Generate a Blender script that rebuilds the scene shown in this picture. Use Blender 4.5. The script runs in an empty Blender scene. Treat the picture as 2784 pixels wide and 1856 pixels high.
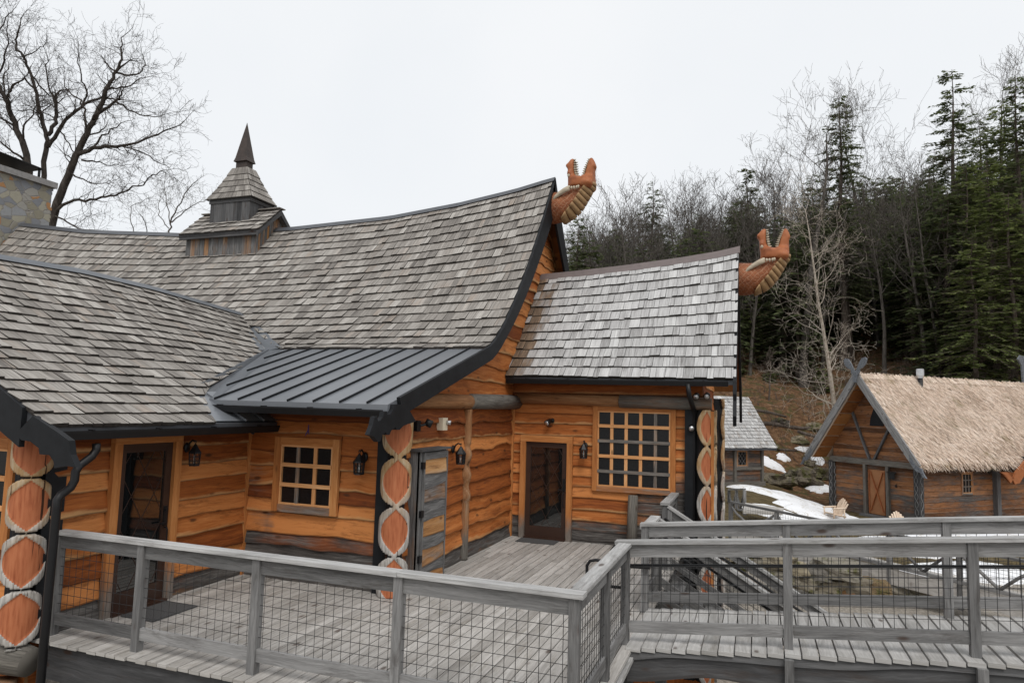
import bpy, math, random
import numpy as np
from mathutils import Vector, Matrix, noise

scn = bpy.context.scene
COL = scn.collection
rng = random.Random(7)
PI = math.pi

# ------------------------------------------------------------------ camera
YAW, PITCH, ROLL = 0.3457559855108856, 0.09385624824931707, 0.02713035245237921
CAMZ = 2.7
FPX = 1856.0
def cam_axes():
    cy, sy = math.cos(YAW), math.sin(YAW)
    fwd = np.array([-sy*math.cos(PITCH), cy*math.cos(PITCH), math.sin(PITCH)])
    right = np.array([cy, sy, 0.0])
    up = np.cross(right, fwd)
    r = math.cos(ROLL)*right + math.sin(ROLL)*up
    u = math.cos(ROLL)*up - math.sin(ROLL)*right
    return np.stack([r, u, fwd])
RM = cam_axes()
CAM = np.array([0.0, 0.0, CAMZ])
def ray(x, y): return RM.T @ np.array([(x-1392)/FPX, -(y-928)/FPX, 1.0])
def aty(x, y, Y): d = ray(x, y); return CAM + d*Y/d[1]
def atx(x, y, X): d = ray(x, y); return CAM + d*X/d[0]
def atz(x, y, z): d = ray(x, y); return CAM + d*(z-CAMZ)/d[2]
def atd(x, y, d): return CAM + ray(x, y)*d
cd = bpy.data.cameras.new('camera'); cam = bpy.data.objects.new('camera', cd); COL.objects.link(cam)
cd.sensor_width = 36; cd.lens = FPX/2784*36; cd.clip_start = .05; cd.clip_end = 3000
M = Matrix.Identity(4)
for i in range(3):
    M[i][0] = RM[0][i]; M[i][1] = RM[1][i]; M[i][2] = -RM[2][i]; M[i][3] = CAM[i]
cam.matrix_world = M
scn.camera = cam
scn.render.resolution_x, scn.render.resolution_y = 1024, 682
scn.view_settings.view_transform = 'Standard'
scn.view_settings.look = 'None'
scn.view_settings.exposure = 0.0

# ------------------------------------------------------------------ node helpers
class NT:
    def __init__(s, name):
        s.m = bpy.data.materials.new(name); s.m.use_nodes = True
        s.t = s.m.node_tree; s.t.nodes.clear()
        s.out = s.n('ShaderNodeOutputMaterial')
        s.b = s.n('ShaderNodeBsdfPrincipled')
        s.t.links.new(s.b.outputs[0], s.out.inputs[0])
    def n(s, typ, **kw):
        nd = s.t.nodes.new(typ)
        for k, v in kw.items(): setattr(nd, k, v)
        return nd
    def link(s, a, b): s.t.links.new(a, b)
    def put(s, sock, v):
        if v is None: return
        if isinstance(v, bpy.types.NodeSocket): s.link(v, sock)
        elif isinstance(v, tuple) and len(v) == 3 and sock.type == 'RGBA': sock.default_value = (*v, 1)
        else: sock.default_value = v
    def math(s, op, a, b=0.0, c=None, clamp=False):
        nd = s.n('ShaderNodeMath', operation=op, use_clamp=clamp)
        s.put(nd.inputs[0], a); s.put(nd.inputs[1], b)
        if c is not None: s.put(nd.inputs[2], c)
        return nd.outputs[0]
    def mix(s, f, a, b, blend='MIX'):
        nd = s.n('ShaderNodeMix', data_type='RGBA', blend_type=blend)
        s.put(nd.inputs[0], f); s.put(nd.inputs[6], a); s.put(nd.inputs[7], b)
        return nd.outputs[2]
    def ramp(s, f, stops, interp='LINEAR'):
        nd = s.n('ShaderNodeValToRGB'); cr = nd.color_ramp; cr.interpolation = interp
        while len(cr.elements) < len(stops): cr.elements.new(.5)
        for e, (p, c) in zip(cr.elements, stops): e.position = p; e.color = (*c, 1)
        s.put(nd.inputs[0], f); return nd.outputs[0]
    def ss(s, x, a, b):
        nd = s.n('ShaderNodeMapRange', interpolation_type='SMOOTHSTEP')
        s.put(nd.inputs[0], x); nd.inputs[1].default_value = a; nd.inputs[2].default_value = b
        return nd.outputs[0]
    def attr(s, name): return s.n('ShaderNodeAttribute', attribute_name=name).outputs['Fac']
    def sep(s, v):
        nd = s.n('ShaderNodeSeparateXYZ'); s.link(v, nd.inputs[0]); return nd.outputs
    def comb(s, x, y, z=0.0):
        nd = s.n('ShaderNodeCombineXYZ')
        for i, v in enumerate((x, y, z)): s.put(nd.inputs[i], v)
        return nd.outputs[0]
    def noise(s, vec, scale=1.0, detail=3.0, rough=.55, dist=0.0):
        nd = s.n('ShaderNodeTexNoise'); s.put(nd.inputs['Vector'], vec)
        nd.inputs['Scale'].default_value = scale; nd.inputs['Detail'].default_value = detail
        nd.inputs['Roughness'].default_value = rough; nd.inputs['Distortion'].default_value = dist
        return nd.outputs[0]
    def vor(s, vec, scale=1.0, feature='F1', rand=1.0, dim='3D'):
        nd = s.n('ShaderNodeTexVoronoi', feature=feature, voronoi_dimensions=dim); s.put(nd.inputs['Vector'], vec)
        nd.inputs['Scale'].default_value = scale
        nd.inputs['Randomness'].default_value = rand
        return nd.outputs
    def bump(s, h, strength=.3, dist=.01):
        nd = s.n('ShaderNodeBump'); nd.inputs['Strength'].default_value = strength; nd.inputs['Distance'].default_value = dist
        s.link(h, nd.inputs['Height']); s.link(nd.outputs[0], s.b.inputs['Normal'])
    def fin(s, col, rough=.7, spec=.3, metal=0.0):
        s.put(s.b.inputs['Base Color'], col); s.put(s.b.inputs['Roughness'], rough)
        s.b.inputs['Specular IOR Level'].default_value = spec; s.b.inputs['Metallic'].default_value = metal
        return s.m
    def obj(s): return s.n('ShaderNodeTexCoord').outputs['Object']
    def uv(s): return s.sep(s.n('ShaderNodeTexCoord').outputs['UV'])

def wood(name, cols, greys=((.020,.018,.017),(.075,.068,.063),(.20,.19,.18)), base_wx=0.0, edge=None, knots=True, rough=.72, bump=.4, grain=9.0, tone=.45, stain=None, stain_amt=.6, fib=42.0):
    t = NT(name); u = t.uv(); r = t.attr('rnd'); w = t.attr('wx')
    U, V = u[0], u[1]
    r37 = t.math('MULTIPLY', r, 37.0)
    v3 = t.comb(t.math('ADD', t.math('MULTIPLY', U, 1.3), r37), t.math('MULTIPLY', V, 3.2), r37)
    n3 = t.noise(v3, 1.0, 4.0, .6)
    Vw = t.math('ADD', V, t.math('MULTIPLY', n3, .12))
    v1 = t.comb(t.math('ADD', t.math('MULTIPLY', U, .8), r37), t.math('MULTIPLY', Vw, grain), t.math('MULTIPLY', r, 91.0))
    n1 = t.noise(v1, 1.0, 5.0, .65, .8)
    v2 = t.comb(t.math('ADD', t.math('MULTIPLY', U, 3.0), r37), t.math('MULTIPLY', Vw, fib), r37)
    n2 = t.noise(v2, 1.0, 3.0, .65)
    f = t.math('ADD', t.math('MULTIPLY', n1, .6), t.math('MULTIPLY', n2, .4))
    f = t.math('ADD', f, t.math('MULTIPLY', t.math('SUBTRACT', r, .5), tone))
    col = t.ramp(f, [(.24, cols[0]), (.5, cols[1]), (.76, cols[2])])
    if edge:
        e = t.math('SUBTRACT', 1.0, t.ss(t.math('ADD', V, t.math('MULTIPLY', t.math('SUBTRACT', n3, .5), .22)), .0, .06))
        e = t.math('MULTIPLY', e, t.ss(t.math('FRACT', t.math('MULTIPLY', r, 7.3)), .35, .75))
        col = t.mix(t.math('MULTIPLY', e, .65), col, edge)
    if edge:  # bark left on the lower edge, with the shadow gap beneath painted in
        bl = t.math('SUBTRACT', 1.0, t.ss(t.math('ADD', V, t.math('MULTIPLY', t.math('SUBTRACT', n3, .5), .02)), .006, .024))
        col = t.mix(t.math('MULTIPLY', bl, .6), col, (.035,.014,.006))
    if stain:
        v4 = t.comb(t.math('ADD', t.math('MULTIPLY', U, .9), r37), t.math('MULTIPLY', V, 4.5), t.math('MULTIPLY', r, 13.0))
        n4 = t.noise(v4, 1.6, 6.0, .75, .5)
        col = t.mix(t.math('MULTIPLY', t.ss(n4, .50, .68), stain_amt), col, stain)
    g = t.ramp(t.math('ADD', t.math('MULTIPLY', n2, .55), t.math('MULTIPLY', n1, .5)), [(.30, greys[0]), (.52, greys[1]), (.75, greys[2])])
    wm = t.ss(t.math('ADD', t.math('ADD', w, base_wx), t.math('MULTIPLY', t.math('SUBTRACT', t.math('ADD', t.math('MULTIPLY', n3, .6), t.math('MULTIPLY', n1, .4)), .5), 1.5)), .3, .8)
    col = t.mix(wm, col, g)
    if knots:
        kv = t.vor(t.comb(t.math('ADD', t.math('MULTIPLY', U, 1.6), r37), t.math('MULTIPLY', V, 4.0), r37), 1.0)
        k = t.math('SUBTRACT', 1.0, t.ss(kv['Distance'], .05, .15))
        col = t.mix(t.math('MULTIPLY', k, .75), col, (.045,.02,.010))
    t.bump(t.math('ADD', n1, t.math('MULTIPLY', n2, .7)), bump, .015)
    return t.fin(col, rough, .25)

def plain(name, col, rough=.5, spec=.4, metal=0.0, var=.12, scale=6.0, bump=0.0):
    t = NT(name); n = t.noise(t.obj(), scale, 4.0, .6)
    a = tuple(c*(1-var) for c in col); b = tuple(min(1, c*(1+var)) for c in col)
    c = t.ramp(n, [(.3, a), (.7, b)])
    if bump: t.bump(n, bump, .01)
    return t.fin(c, rough, spec, metal)

MAT = {}
ORG = ((.17,.043,.010),(.37,.110,.024),(.58,.225,.068))
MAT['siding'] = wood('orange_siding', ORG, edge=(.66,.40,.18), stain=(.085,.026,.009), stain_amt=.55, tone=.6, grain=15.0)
MAT['trim'] = wood('orange_trim', ((.27,.092,.026),(.46,.18,.053),(.64,.32,.125)), greys=((.06,.045,.035),(.17,.145,.125),(.30,.27,.245)), tone=.25)
MAT['lattice'] = wood('pale_lattice', ((.42,.18,.065),(.63,.31,.125),(.80,.48,.25)), greys=((.05,.042,.036),(.15,.135,.12),(.27,.25,.23)), tone=.2)
MAT['grey_wood'] = wood('grey_weathered_wood', ((.060,.059,.059),(.168,.166,.164),(.335,.33,.325)), tone=.3, base_wx=-1.2, stain=(.045,.036,.030), stain_amt=.5, fib=60)
MAT['cap_wood'] = wood('sun_bleached_cap', ((.17,.168,.163),(.38,.376,.37),(.64,.635,.62)), tone=.2, base_wx=-1.2, stain=(.10,.09,.08), stain_amt=.45, fib=60)
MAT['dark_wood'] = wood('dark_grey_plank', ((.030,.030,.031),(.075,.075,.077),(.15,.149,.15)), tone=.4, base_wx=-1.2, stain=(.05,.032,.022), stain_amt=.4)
MAT['deck'] = wood('deck_boards', ((.19,.178,.163),(.39,.372,.348),(.60,.58,.55)), tone=.16, base_wx=-1.2, stain=(.20,.175,.14), stain_amt=.5, fib=55)
MAT['bridge_deck'] = wood('bridge_boards', ((.22,.212,.20),(.42,.41,.395),(.60,.59,.575)), tone=.18, base_wx=-1.2, stain=(.24,.22,.19), stain_amt=.4, fib=55)
MAT['shingle'] = wood('cedar_shingle', ((.085,.076,.069),(.25,.23,.208),(.49,.465,.43)), greys=((.14,.11,.09),(.28,.22,.175),(.47,.40,.34)), knots=False, grain=18, tone=.30, bump=.5, base_wx=-.02)
MAT['shingle_light'] = wood('silver_shingle', ((.17,.163,.158),(.42,.415,.41),(.66,.66,.65)), greys=((.05,.035,.026),(.16,.115,.08),(.34,.24,.16)), knots=False, grain=16, tone=.26, bump=.5)
MAT['shingle_edge'] = plain('shingle_end_grain_shade', (.045,.04,.036), .9, .1, var=.4, scale=20)  # weathered end grain, with the shadow line under each course painted in
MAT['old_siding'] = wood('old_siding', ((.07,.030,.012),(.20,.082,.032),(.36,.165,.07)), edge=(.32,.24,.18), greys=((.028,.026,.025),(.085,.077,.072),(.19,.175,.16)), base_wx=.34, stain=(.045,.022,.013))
MAT['log'] = wood('bark_log', ((.10,.045,.018),(.26,.12,.05),(.42,.24,.12)), greys=((.05,.045,.04),(.13,.12,.105),(.24,.22,.19)), base_wx=.3, bump=.7)
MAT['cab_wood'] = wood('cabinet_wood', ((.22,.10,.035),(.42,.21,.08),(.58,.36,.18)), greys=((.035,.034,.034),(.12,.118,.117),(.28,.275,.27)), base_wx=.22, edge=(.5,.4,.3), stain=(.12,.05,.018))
MAT['soffit'] = wood('soffit_board', ((.14,.05,.014),(.26,.10,.03),(.36,.16,.05)))
MAT['black_paint'] = plain('black_paint', (.011,.012,.014), .6, .22, var=.3)
MAT['metal_roof'] = plain('standing_seam_metal', (.185,.197,.215), .34, .5, .2, var=.08, scale=1.2)
MAT['flashing'] = plain('flashing_metal', (.115,.125,.14), .42, .5, .2, var=.12, scale=2)
MAT['ridge'] = plain('ridge_metal', (.085,.09,.10), .45, .5, .2)
MAT['ridge_brown'] = plain('brown_ridge_metal', (.16,.13,.125), .5, .4)
MAT['black_metal'] = plain('black_metal', (.008,.008,.009), .45, .35)
MAT['wire'] = plain('wire_black', (.015,.015,.016), .5, .5)
MAT['brown_frame'] = plain('brown_door_frame', (.042,.02,.013), .42, .45, var=.15)
t = NT('dark_glass'); MAT['glass'] = t.fin((.006,.007,.0075), .02, .8); t.b.inputs['IOR'].default_value = 1.75
t = NT('screen_glass'); n = t.noise(t.obj(), 30, 2); MAT['screen'] = t.fin(t.ramp(n, [(.3,(.004,.004,.0045)),(.7,(.012,.012,.013))]), .3, .35)
MAT['spire'] = plain('spire_metal', (.045,.032,.026), .5, .35, var=.3)
MAT['ivory'] = plain('ivory_paint', (.46,.395,.30), .6, .3, var=.2, scale=12)
MAT['cream_box'] = plain('cream_plastic', (.66,.58,.44), .5, .4, var=.05)
MAT['bulb'] = plain('white_bulb', (.75,.75,.72), .25, .5)
MAT['mat'] = plain('rubber_mat', (.085,.085,.086), .9, .1, var=.3, scale=60)
MAT['steel'] = plain('galvanised_steel', (.6,.61,.62), .35, .5, .8)
MAT['chair'] = wood('pale_log_chair', ((.52,.38,.27),(.66,.52,.40),(.78,.66,.53)), tone=.3)
MAT['cabin_door'] = wood('cabin_door_panel', ((.25,.105,.045),(.33,.15,.068),(.40,.195,.09)), knots=False, tone=.1)
MAT['carved_grey'] = plain('carved_blue_grey', (.13,.14,.155), .6, .3, var=.45, scale=14)
MAT['orange_carved'] = plain('orange_carved_wood', (.36,.13,.05), .6, .3)

def carve():
    t = NT('carved_column_paint'); r = t.attr('wx'); o = t.obj()
    n = t.noise(t.comb(t.sep(o)[0], t.sep(o)[1], t.math('MULTIPLY', t.sep(o)[2], .12)), 30, 4)
    n2 = t.noise(o, 5, 4)
    orange = t.ramp(n, [(.25, (.26,.068,.027)), (.5, (.42,.138,.06)), (.8, (.50,.19,.088))])
    band = t.ramp(t.math('ADD', t.math('MULTIPLY', n, .5), t.math('MULTIPLY', n2, .6)), [(.3, (.17,.10,.045)), (.5, (.36,.22,.10)), (.70, (.46,.36,.24)), (.85, (.50,.46,.41))])
    bleach = t.ramp(n, [(.3, (.20,.185,.17)), (.6, (.50,.475,.44))])
    band = t.mix(t.ss(t.math('ADD', t.sep(o)[2], t.math('MULTIPLY', n2, 1.2)), 1.5, 2.3), bleach, band)
    blk = (.008,.008,.0085)
    c = t.mix(t.ss(r, .2, .3), blk, band)
    c = t.mix(t.ss(r, .70, .76), c, orange)
    # drying cracks along the log
    cr = t.ss(t.noise(t.comb(t.math('MULTIPLY', t.sep(o)[0], 26.0), t.math('MULTIPLY', t.sep(o)[1], 26.0), t.math('MULTIPLY', t.sep(o)[2], .8)), 1, 2), .32, .365)
    c = t.mix(cr, (.05,.02,.01), c)
    t.bump(n, .3, .01)
    return t.fin(c, .65, .25)
MAT['carved'] = carve()

def scales():
    t = NT('dragon_scales'); o = t.sep(t.obj())
    a = t.math('ADD', o[0], o[2]); b = t.math('SUBTRACT', o[0], o[2])
    n = t.noise(t.obj(), 7, 3)
    w = t.math('MULTIPLY', t.math('SUBTRACT', n, .5), .22)
    def lines(q, per):
        f = t.math('ABSOLUTE', t.math('SUBTRACT', t.math('FRACT', t.math('MULTIPLY', t.math('ADD', q, w), per)), .5))
        return t.math('SUBTRACT', 1.0, t.ss(f, .02, .13))
    l = t.math('MAXIMUM', lines(a, 9.0), lines(b, 7.0))
    base = t.ramp(t.noise(t.obj(), 4, 4), [(.3, (.17,.050,.018)), (.7, (.31,.105,.040))])
    c = t.mix(t.math('MULTIPLY', l, t.math('MULTIPLY', t.noise(t.obj(), 3, 3), .8)), base, (.52,.30,.19))
    t.bump(t.math('SUBTRACT', 1.0, l), .5, .02)
    return t.fin(c, .6, .3)
MAT['scales'] = scales()
t = NT('dragon_skin'); n = t.noise(t.obj(), 4, 5); 
cc = t.ramp(n, [(.25, (.19,.052,.018)), (.5, (.34,.108,.038)), (.8, (.44,.165,.068))])
t.bump(n, .3, .02); MAT['dragon'] = t.fin(cc, .55, .35)
MAT['belly'] = plain('belly_tan', (.33,.205,.10), .6, .3, var=.25, scale=5)

def stone(name, cols, scale, stretch=(1,1,1.5), mortar=(.42,.39,.35)):
    t = NT(name); o = t.sep(t.obj())
    n = t.noise(t.obj(), 3, 2)
    w = t.math('MULTIPLY', t.math('SUBTRACT', n, .5), .25)
    v = t.comb(t.math('ADD', t.math('MULTIPLY', o[0], stretch[0]), w), t.math('ADD', t.math('MULTIPLY', o[1], stretch[1]), w), t.math('MULTIPLY', o[2], stretch[2]))
    vo = t.vor(v, scale); ed = t.vor(v, scale, 'DISTANCE_TO_EDGE')['Distance']
    h = t.sep(vo['Color'])[0]
    c = t.ramp(h, cols, 'CONSTANT')
    fine = t.noise(t.obj(), 9, 5)
    c = t.mix(t.math('MULTIPLY', fine, .7), c, t.mix(.5, c, (.12,.11,.10)))
    m = t.ss(ed, .015, .04)
    c = t.mix(m, mortar, c)
    t.bump(t.math('ADD', m, t.math('MULTIPLY', fine, .3)), .7, .04)
    return t.fin(c, .85, .2)
MAT['chimney_stone'] = stone('chimney_fieldstone', [(0,(.22,.23,.25)),(.16,(.36,.34,.27)),(.32,(.30,.31,.32)),(.45,(.27,.25,.19)),(.58,(.19,.20,.215)),(.74,(.40,.21,.09)),(.79,(.33,.32,.29)),(.9,(.28,.26,.21))], 3.0, (1,1,1.35), mortar=(.26,.245,.225))
MAT['concrete'] = plain('concrete_cap', (.25,.245,.24), .85, .2, var=.2, scale=8)
def rock():
    t = NT('mossy_rock'); o = t.obj(); n = t.noise(o, 1.6, 6, .65); n2 = t.noise(o, 6, 5, .7); r = t.attr('rnd')
    c = t.ramp(t.math('ADD', t.math('MULTIPLY', n2, .8), t.math('MULTIPLY', t.math('SUBTRACT', r, .5), .35)), [(.25, (.07,.06,.05)), (.5, (.21,.18,.13)), (.75, (.37,.30,.20))])
    c = t.mix(t.ss(n, .46, .60), c, t.mix(n2, (.04,.04,.018), (.12,.115,.045)))
    t.bump(n2, .8, .08); return t.fin(c, .9, .2)
MAT['rock'] = rock()
def field():
    t = NT('field_stone'); o = t.obj(); n = t.noise(o, 2.4, 5, .65); n2 = t.noise(o, 9, 5, .7); r = t.attr('rnd')
    c = t.ramp(r, [(0, (.20,.19,.175)), (.3, (.36,.31,.22)), (.55, (.27,.25,.21)), (.72, (.40,.36,.28)), (.88, (.33,.17,.07)), (1, (.22,.20,.13))])
    c = t.mix(t.math('MULTIPLY', n2, .8), c, t.mix(.6, c, (.05,.045,.035)))
    c = t.mix(t.ss(n, .54, .66), c, (.10,.10,.035))
    t.bump(n2, .8, .06); return t.fin(c, .9, .2)
MAT['field_stone'] = field()
def ground_m():
    t = NT('ground_leaf_litter'); o = t.obj(); z = t.attr('wx')
    n = t.noise(o, .35, 5, .6); n2 = t.noise(o, 3.2, 5, .75); n3 = t.noise(o, 1.1, 4, .6)
    leaf = t.ramp(n2, [(.3, (.034,.021,.013)), (.5, (.135,.074,.039)), (.72, (.275,.168,.098))])
    leaf = t.mix(t.math('MULTIPLY', t.ss(n3, .50, .62), .8), leaf, t.mix(n2, (.03,.032,.012), (.10,.098,.04)))
    grass = t.ramp(n2, [(.3, (.05,.040,.022)), (.55, (.115,.088,.045)), (.75, (.18,.145,.088))])
    grav = t.ramp(t.noise(o, 14, 4, .8), [(.3, (.15,.135,.115)), (.55, (.32,.29,.25)), (.75, (.48,.45,.40))])
    c = t.mix(t.ss(t.math('ADD', z, t.math('MULTIPLY', t.math('SUBTRACT', n, .5), .5)), .4, .6), leaf, grass)
    c = t.mix(t.ss(t.math('ADD', z, t.math('MULTIPLY', t.math('SUBTRACT', n, .5), .4)), 1.4, 1.6), c, grav)
    t.bump(n2, .7, .15); return t.fin(c, .95, .1)
MAT['ground'] = ground_m()
t = NT('snow'); n = t.noise(t.obj(), 2.5, 5, .6); n2 = t.noise(t.obj(), 14, 3)
t.bump(n, .4, .1); MAT['snow'] = t.fin(t.mix(t.ss(t.math('ADD', t.math('MULTIPLY', n2, .5), t.math('MULTIPLY', n, .6)), .56, .72), (.78,.79,.81), (.50,.46,.40)), .7, .3)
def thatch():
    t = NT('thatch_straw'); r = t.attr('rnd'); n = t.noise(t.obj(), .9, 4, .6); 
    c = t.ramp(r, [(0, (.22,.15,.10)), (.3, (.62,.48,.37)), (.7, (.84,.70,.58)), (1, (.95,.85,.75))])
    c = t.mix(t.ss(n, .56, .70), c, t.mix(.5, c, (.30,.23,.10)))
    return t.fin(c, .85, .15)
MAT['thatch'] = thatch()
def bark(name, a, b, c, s=6):
    t = NT(name); o = t.sep(t.obj()); v = t.comb(t.math('MULTIPLY', o[0], 3.0), t.math('MULTIPLY', o[1], 3.0), o[2])
    n = t.noise(v, s*.35, 5, .7); t.bump(n, .6, .05)
    return t.fin(t.ramp(n, [(.3, a), (.5, b), (.72, c)]), .9, .15)
MAT['bark_dark'] = bark('dark_bark', (.018,.015,.013), (.05,.042,.036), (.10,.088,.078))
MAT['bark_grey'] = bark('grey_bark', (.045,.038,.033), (.092,.081,.071), (.17,.153,.136))
MAT['bark_brown'] = bark('brown_bark', (.05,.038,.03), (.10,.08,.066), (.17,.145,.125))
MAT['bark_birch'] = bark('birch_bark', (.10,.07,.05), (.40,.35,.29), (.62,.57,.5), 14)
def needles(name, a, b, c):
    t = NT(name); r = t.attr('rnd'); col = t.ramp(r, [(0, a), (.5, b), (1, c)]); t.fin(col, .7, .25)
    tr = t.n('ShaderNodeBsdfTranslucent'); t.link(col, tr.inputs[0]); mx = t.n('ShaderNodeMixShader'); mx.inputs[0].default_value = .4
    t.link(t.b.outputs[0], mx.inputs[1]); t.link(tr.outputs[0], mx.inputs[2]); t.link(mx.outputs[0], t.out.inputs[0]); return t.m
MAT['needle'] = needles('hemlock_needles', (.060,.078,.038), (.115,.142,.064), (.20,.23,.10))
MAT['needle_g'] = needles('bright_needles', (.080,.108,.036), (.155,.19,.064), (.25,.285,.10))

# ------------------------------------------------------------------ mesh builder
WOFF = {}
class MB:
    def __init__(s): s.v = []; s.f = []; s.uv = []; s.r = []; s.w = []; s.m = []
    def vert(s, p, w=0.0): s.v.append((float(p[0]), float(p[1]), float(p[2]))); s.w.append(w); return len(s.v)-1
    def face(s, idx, uv=None, r=.5, m=0):
        s.f.append(tuple(idx)); s.uv.append(uv or [(0.0, 0.0)]*len(idx)); s.r.append(r); s.m.append(m)
    def poly(s, pts, uv=None, r=.5, w=0.0, m=0):
        ws = w if isinstance(w, (list, tuple)) else [w]*len(pts)
        s.face([s.vert(p, q) for p, q in zip(pts, ws)], uv, r, m)
    def hexa(s, c, L, r=None, w=0.0, m=0, dims=None, uo=0.0):
        """c: 8 corners (bottom 0-3, top 4-7) with x axis = grain along edge 0-1"""
        r = rng.random() if r is None else r
        ws = w if isinstance(w, (list, tuple)) else [w]*8
        i = [s.vert(p, q) for p, q in zip(c, ws)]
        a, b = dims or (.1, .1)
        def q(k, u1, v1, flip=False):
            uv = [(uo, 0), (uo+u1, 0), (uo+u1, v1), (uo, v1)]
            s.face([i[x] for x in k], uv, r, m)
        q((3, 2, 1, 0), L, a); q((4, 5, 6, 7), L, a)
        q((0, 1, 5, 4), L, b); q((2, 3, 7, 6), L, b)
        s.face([i[x] for x in (1, 2, 6, 5)], [(0, 0), (.02, 0), (.02, b), (0, b)], r, m)
        s.face([i[x] for x in (3, 0, 4, 7)], [(0, 0), (.02, 0), (.02, b), (0, b)], r, m)
    def box(s, x0, x1, y0, y1, z0, z1, r=None, w=0.0, m=0):
        d = {'x': x1-x0, 'y': y1-y0, 'z': z1-z0}; k = max(d, key=d.get)
        if k == 'x': s.beam(((x0), (y0+y1)/2, (z0+z1)/2), (x1, (y0+y1)/2, (z0+z1)/2), d['y'], d['z'], (0, 0, 1), r, w, m)
        elif k == 'y': s.beam(((x0+x1)/2, y0, (z0+z1)/2), ((x0+x1)/2, y1, (z0+z1)/2), d['x'], d['z'], (0, 0, 1), r, w, m)
        else: s.beam(((x0+x1)/2, (y0+y1)/2, z0), ((x0+x1)/2, (y0+y1)/2, z1), d['y'], d['x'], (1, 0, 0), r, w, m)
    def beam(s, p, q, wd, ht, up=(0, 0, 1), r=None, w=0.0, m=0, wq=None):
        p = Vector(p); q = Vector(q); d = (q-p); L = d.length; d = d/L
        up = Vector(up); sd = d.cross(up)
        if sd.length < 1e-4: sd = d.cross(Vector((1, 0, .01)))
        sd.normalize(); up = sd.cross(d).normalized()
        a = sd*wd/2; b = up*ht/2
        c = [p+a-b, q+a-b, q-a-b, p-a-b, p+a+b, q+a+b, q-a+b, p-a+b]
        if wq is not None: w = [w, wq, wq, w, w, wq, wq, w]
        s.hexa(c, L, r, w, m, (wd, ht), uo=rng.random()*3)
    def tube(s, pts, rad, n=8, r=None, w=0.0, m=0, cap=True, squash=None):
        r = rng.random() if r is None else r
        pts = [Vector(p) for p in pts]; k = len(pts)
        if not isinstance(rad, (list, tuple)): rad = [rad]*k
        up = None; rings = []; L = 0.0; Ls = []
        for i, p in enumerate(pts):
            d = (pts[min(i+1, k-1)]-pts[max(i-1, 0)]); d.normalize()
            if up is None:
                up = Vector((0, 0, 1)) if abs(d.z) < .9 else Vector((1, 0, 0))
            sd = d.cross(up); sd.normalize(); up = sd.cross(d); up.normalize()
            if i: L += (p-pts[i-1]).length
            Ls.append(L)
            sx, sy = squash or (1, 1)
            rings.append([s.vert(p+(sd*math.cos(2*PI*j/n)*sx+up*math.sin(2*PI*j/n)*sy)*rad[i], w if not isinstance(w, (list, tuple)) else w[i]) for j in range(n)])
        for i in range(k-1):
            for j in range(n):
                j2 = (j+1) % n; vv = 2*PI*rad[i]/n
                s.face((rings[i][j], rings[i][j2], rings[i+1][j2], rings[i+1][j]),
                       [(Ls[i], j*vv), (Ls[i], (j+1)*vv), (Ls[i+1], (j+1)*vv), (Ls[i+1], j*vv)], r, m)
        if cap:
            s.face(rings[0][::-1], None, r, m); s.face(rings[-1], None, r, m)
    def prism(s, pts, off, r=None, w=0.0, m=0):
        """extrude a planar polygon (list of points) by the vector off"""
        r = rng.random() if r is None else r
        a = [Vector(p) for p in pts]; o = Vector(off); n = len(a)
        i = [s.vert(p, w) for p in a]; j = [s.vert(p+o, w) for p in a]
        e = (a[1]-a[0]); 
        uvs = [((p-a[0]).length, .1*k) for k, p in enumerate(a)]
        s.face(i[::-1], uvs[::-1], r, m); s.face(j, uvs, r, m)
        for k in range(n):
            k2 = (k+1) % n
            s.face((i[k], i[k2], j[k2], j[k]), [(0, 0), (.1, 0), (.1, .05), (0, .05)], r, m)
    def blob(s, c, rx, ry, rz, seed=0, rough=.25, nu=14, nv=9, r=None, blocky=0.0):
        r = rng.random() if r is None else r
        rows = []
        for a in range(nv+1):
            th = PI*a/nv; row = []
            for b in range(nu):
                ph = 2*PI*b/nu
                d = Vector((math.sin(th)*math.cos(ph), math.sin(th)*math.sin(ph), math.cos(th)))
                if blocky:
                    q_ = max(abs(d.x), abs(d.y), abs(d.z)); e = d*(1/q_); e = Vector((e.x+.25*e.z*math.sin(seed), e.y, e.z+.22*e.x*math.cos(seed*1.7))); d = d.lerp(e*.82, blocky+.25)
                k = 1+rough*2*noise.noise(d*1.6+Vector((seed*3.1, seed, 0)))+rough*.6*noise.noise(d*4+Vector((seed, 0, seed)))
                row.append(s.vert((c[0]+d.x*rx*k, c[1]+d.y*ry*k, c[2]+d.z*rz*k)))
            rows.append(row)
        for a in range(nv):
            for b in range(nu):
                b2 = (b+1) % nu; s.face((rows[a][b], rows[a+1][b], rows[a+1][b2], rows[a][b2]), None, r)
    def build(s, name, mats, parent=None, smooth=False):
        me = bpy.data.meshes.new(name)
        off = WOFF.get(parent.name, (0, 0, 0)) if parent else (0, 0, 0)
        v = np.array(s.v, dtype=np.float64).reshape(-1, 3)-np.array(off)
        me.from_pydata(v.tolist(), [], s.f)
        uvl = me.uv_layers.new(name='UVMap')
        uvl.data.foreach_set('uv', np.array([c for f in s.uv for q in f for c in q], dtype=np.float32))
        a = me.attributes.new('rnd', 'FLOAT', 'FACE'); a.data.foreach_set('value', np.array(s.r, dtype=np.float32))
        a = me.attributes.new('wx', 'FLOAT', 'POINT'); a.data.foreach_set('value', np.array(s.w, dtype=np.float32))
        mats = mats if isinstance(mats, (list, tuple)) else [mats]
        for q in mats: me.materials.append(MAT[q])
        if len(mats) > 1: me.polygons.foreach_set('material_index', np.array(s.m, dtype=np.int32))
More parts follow.
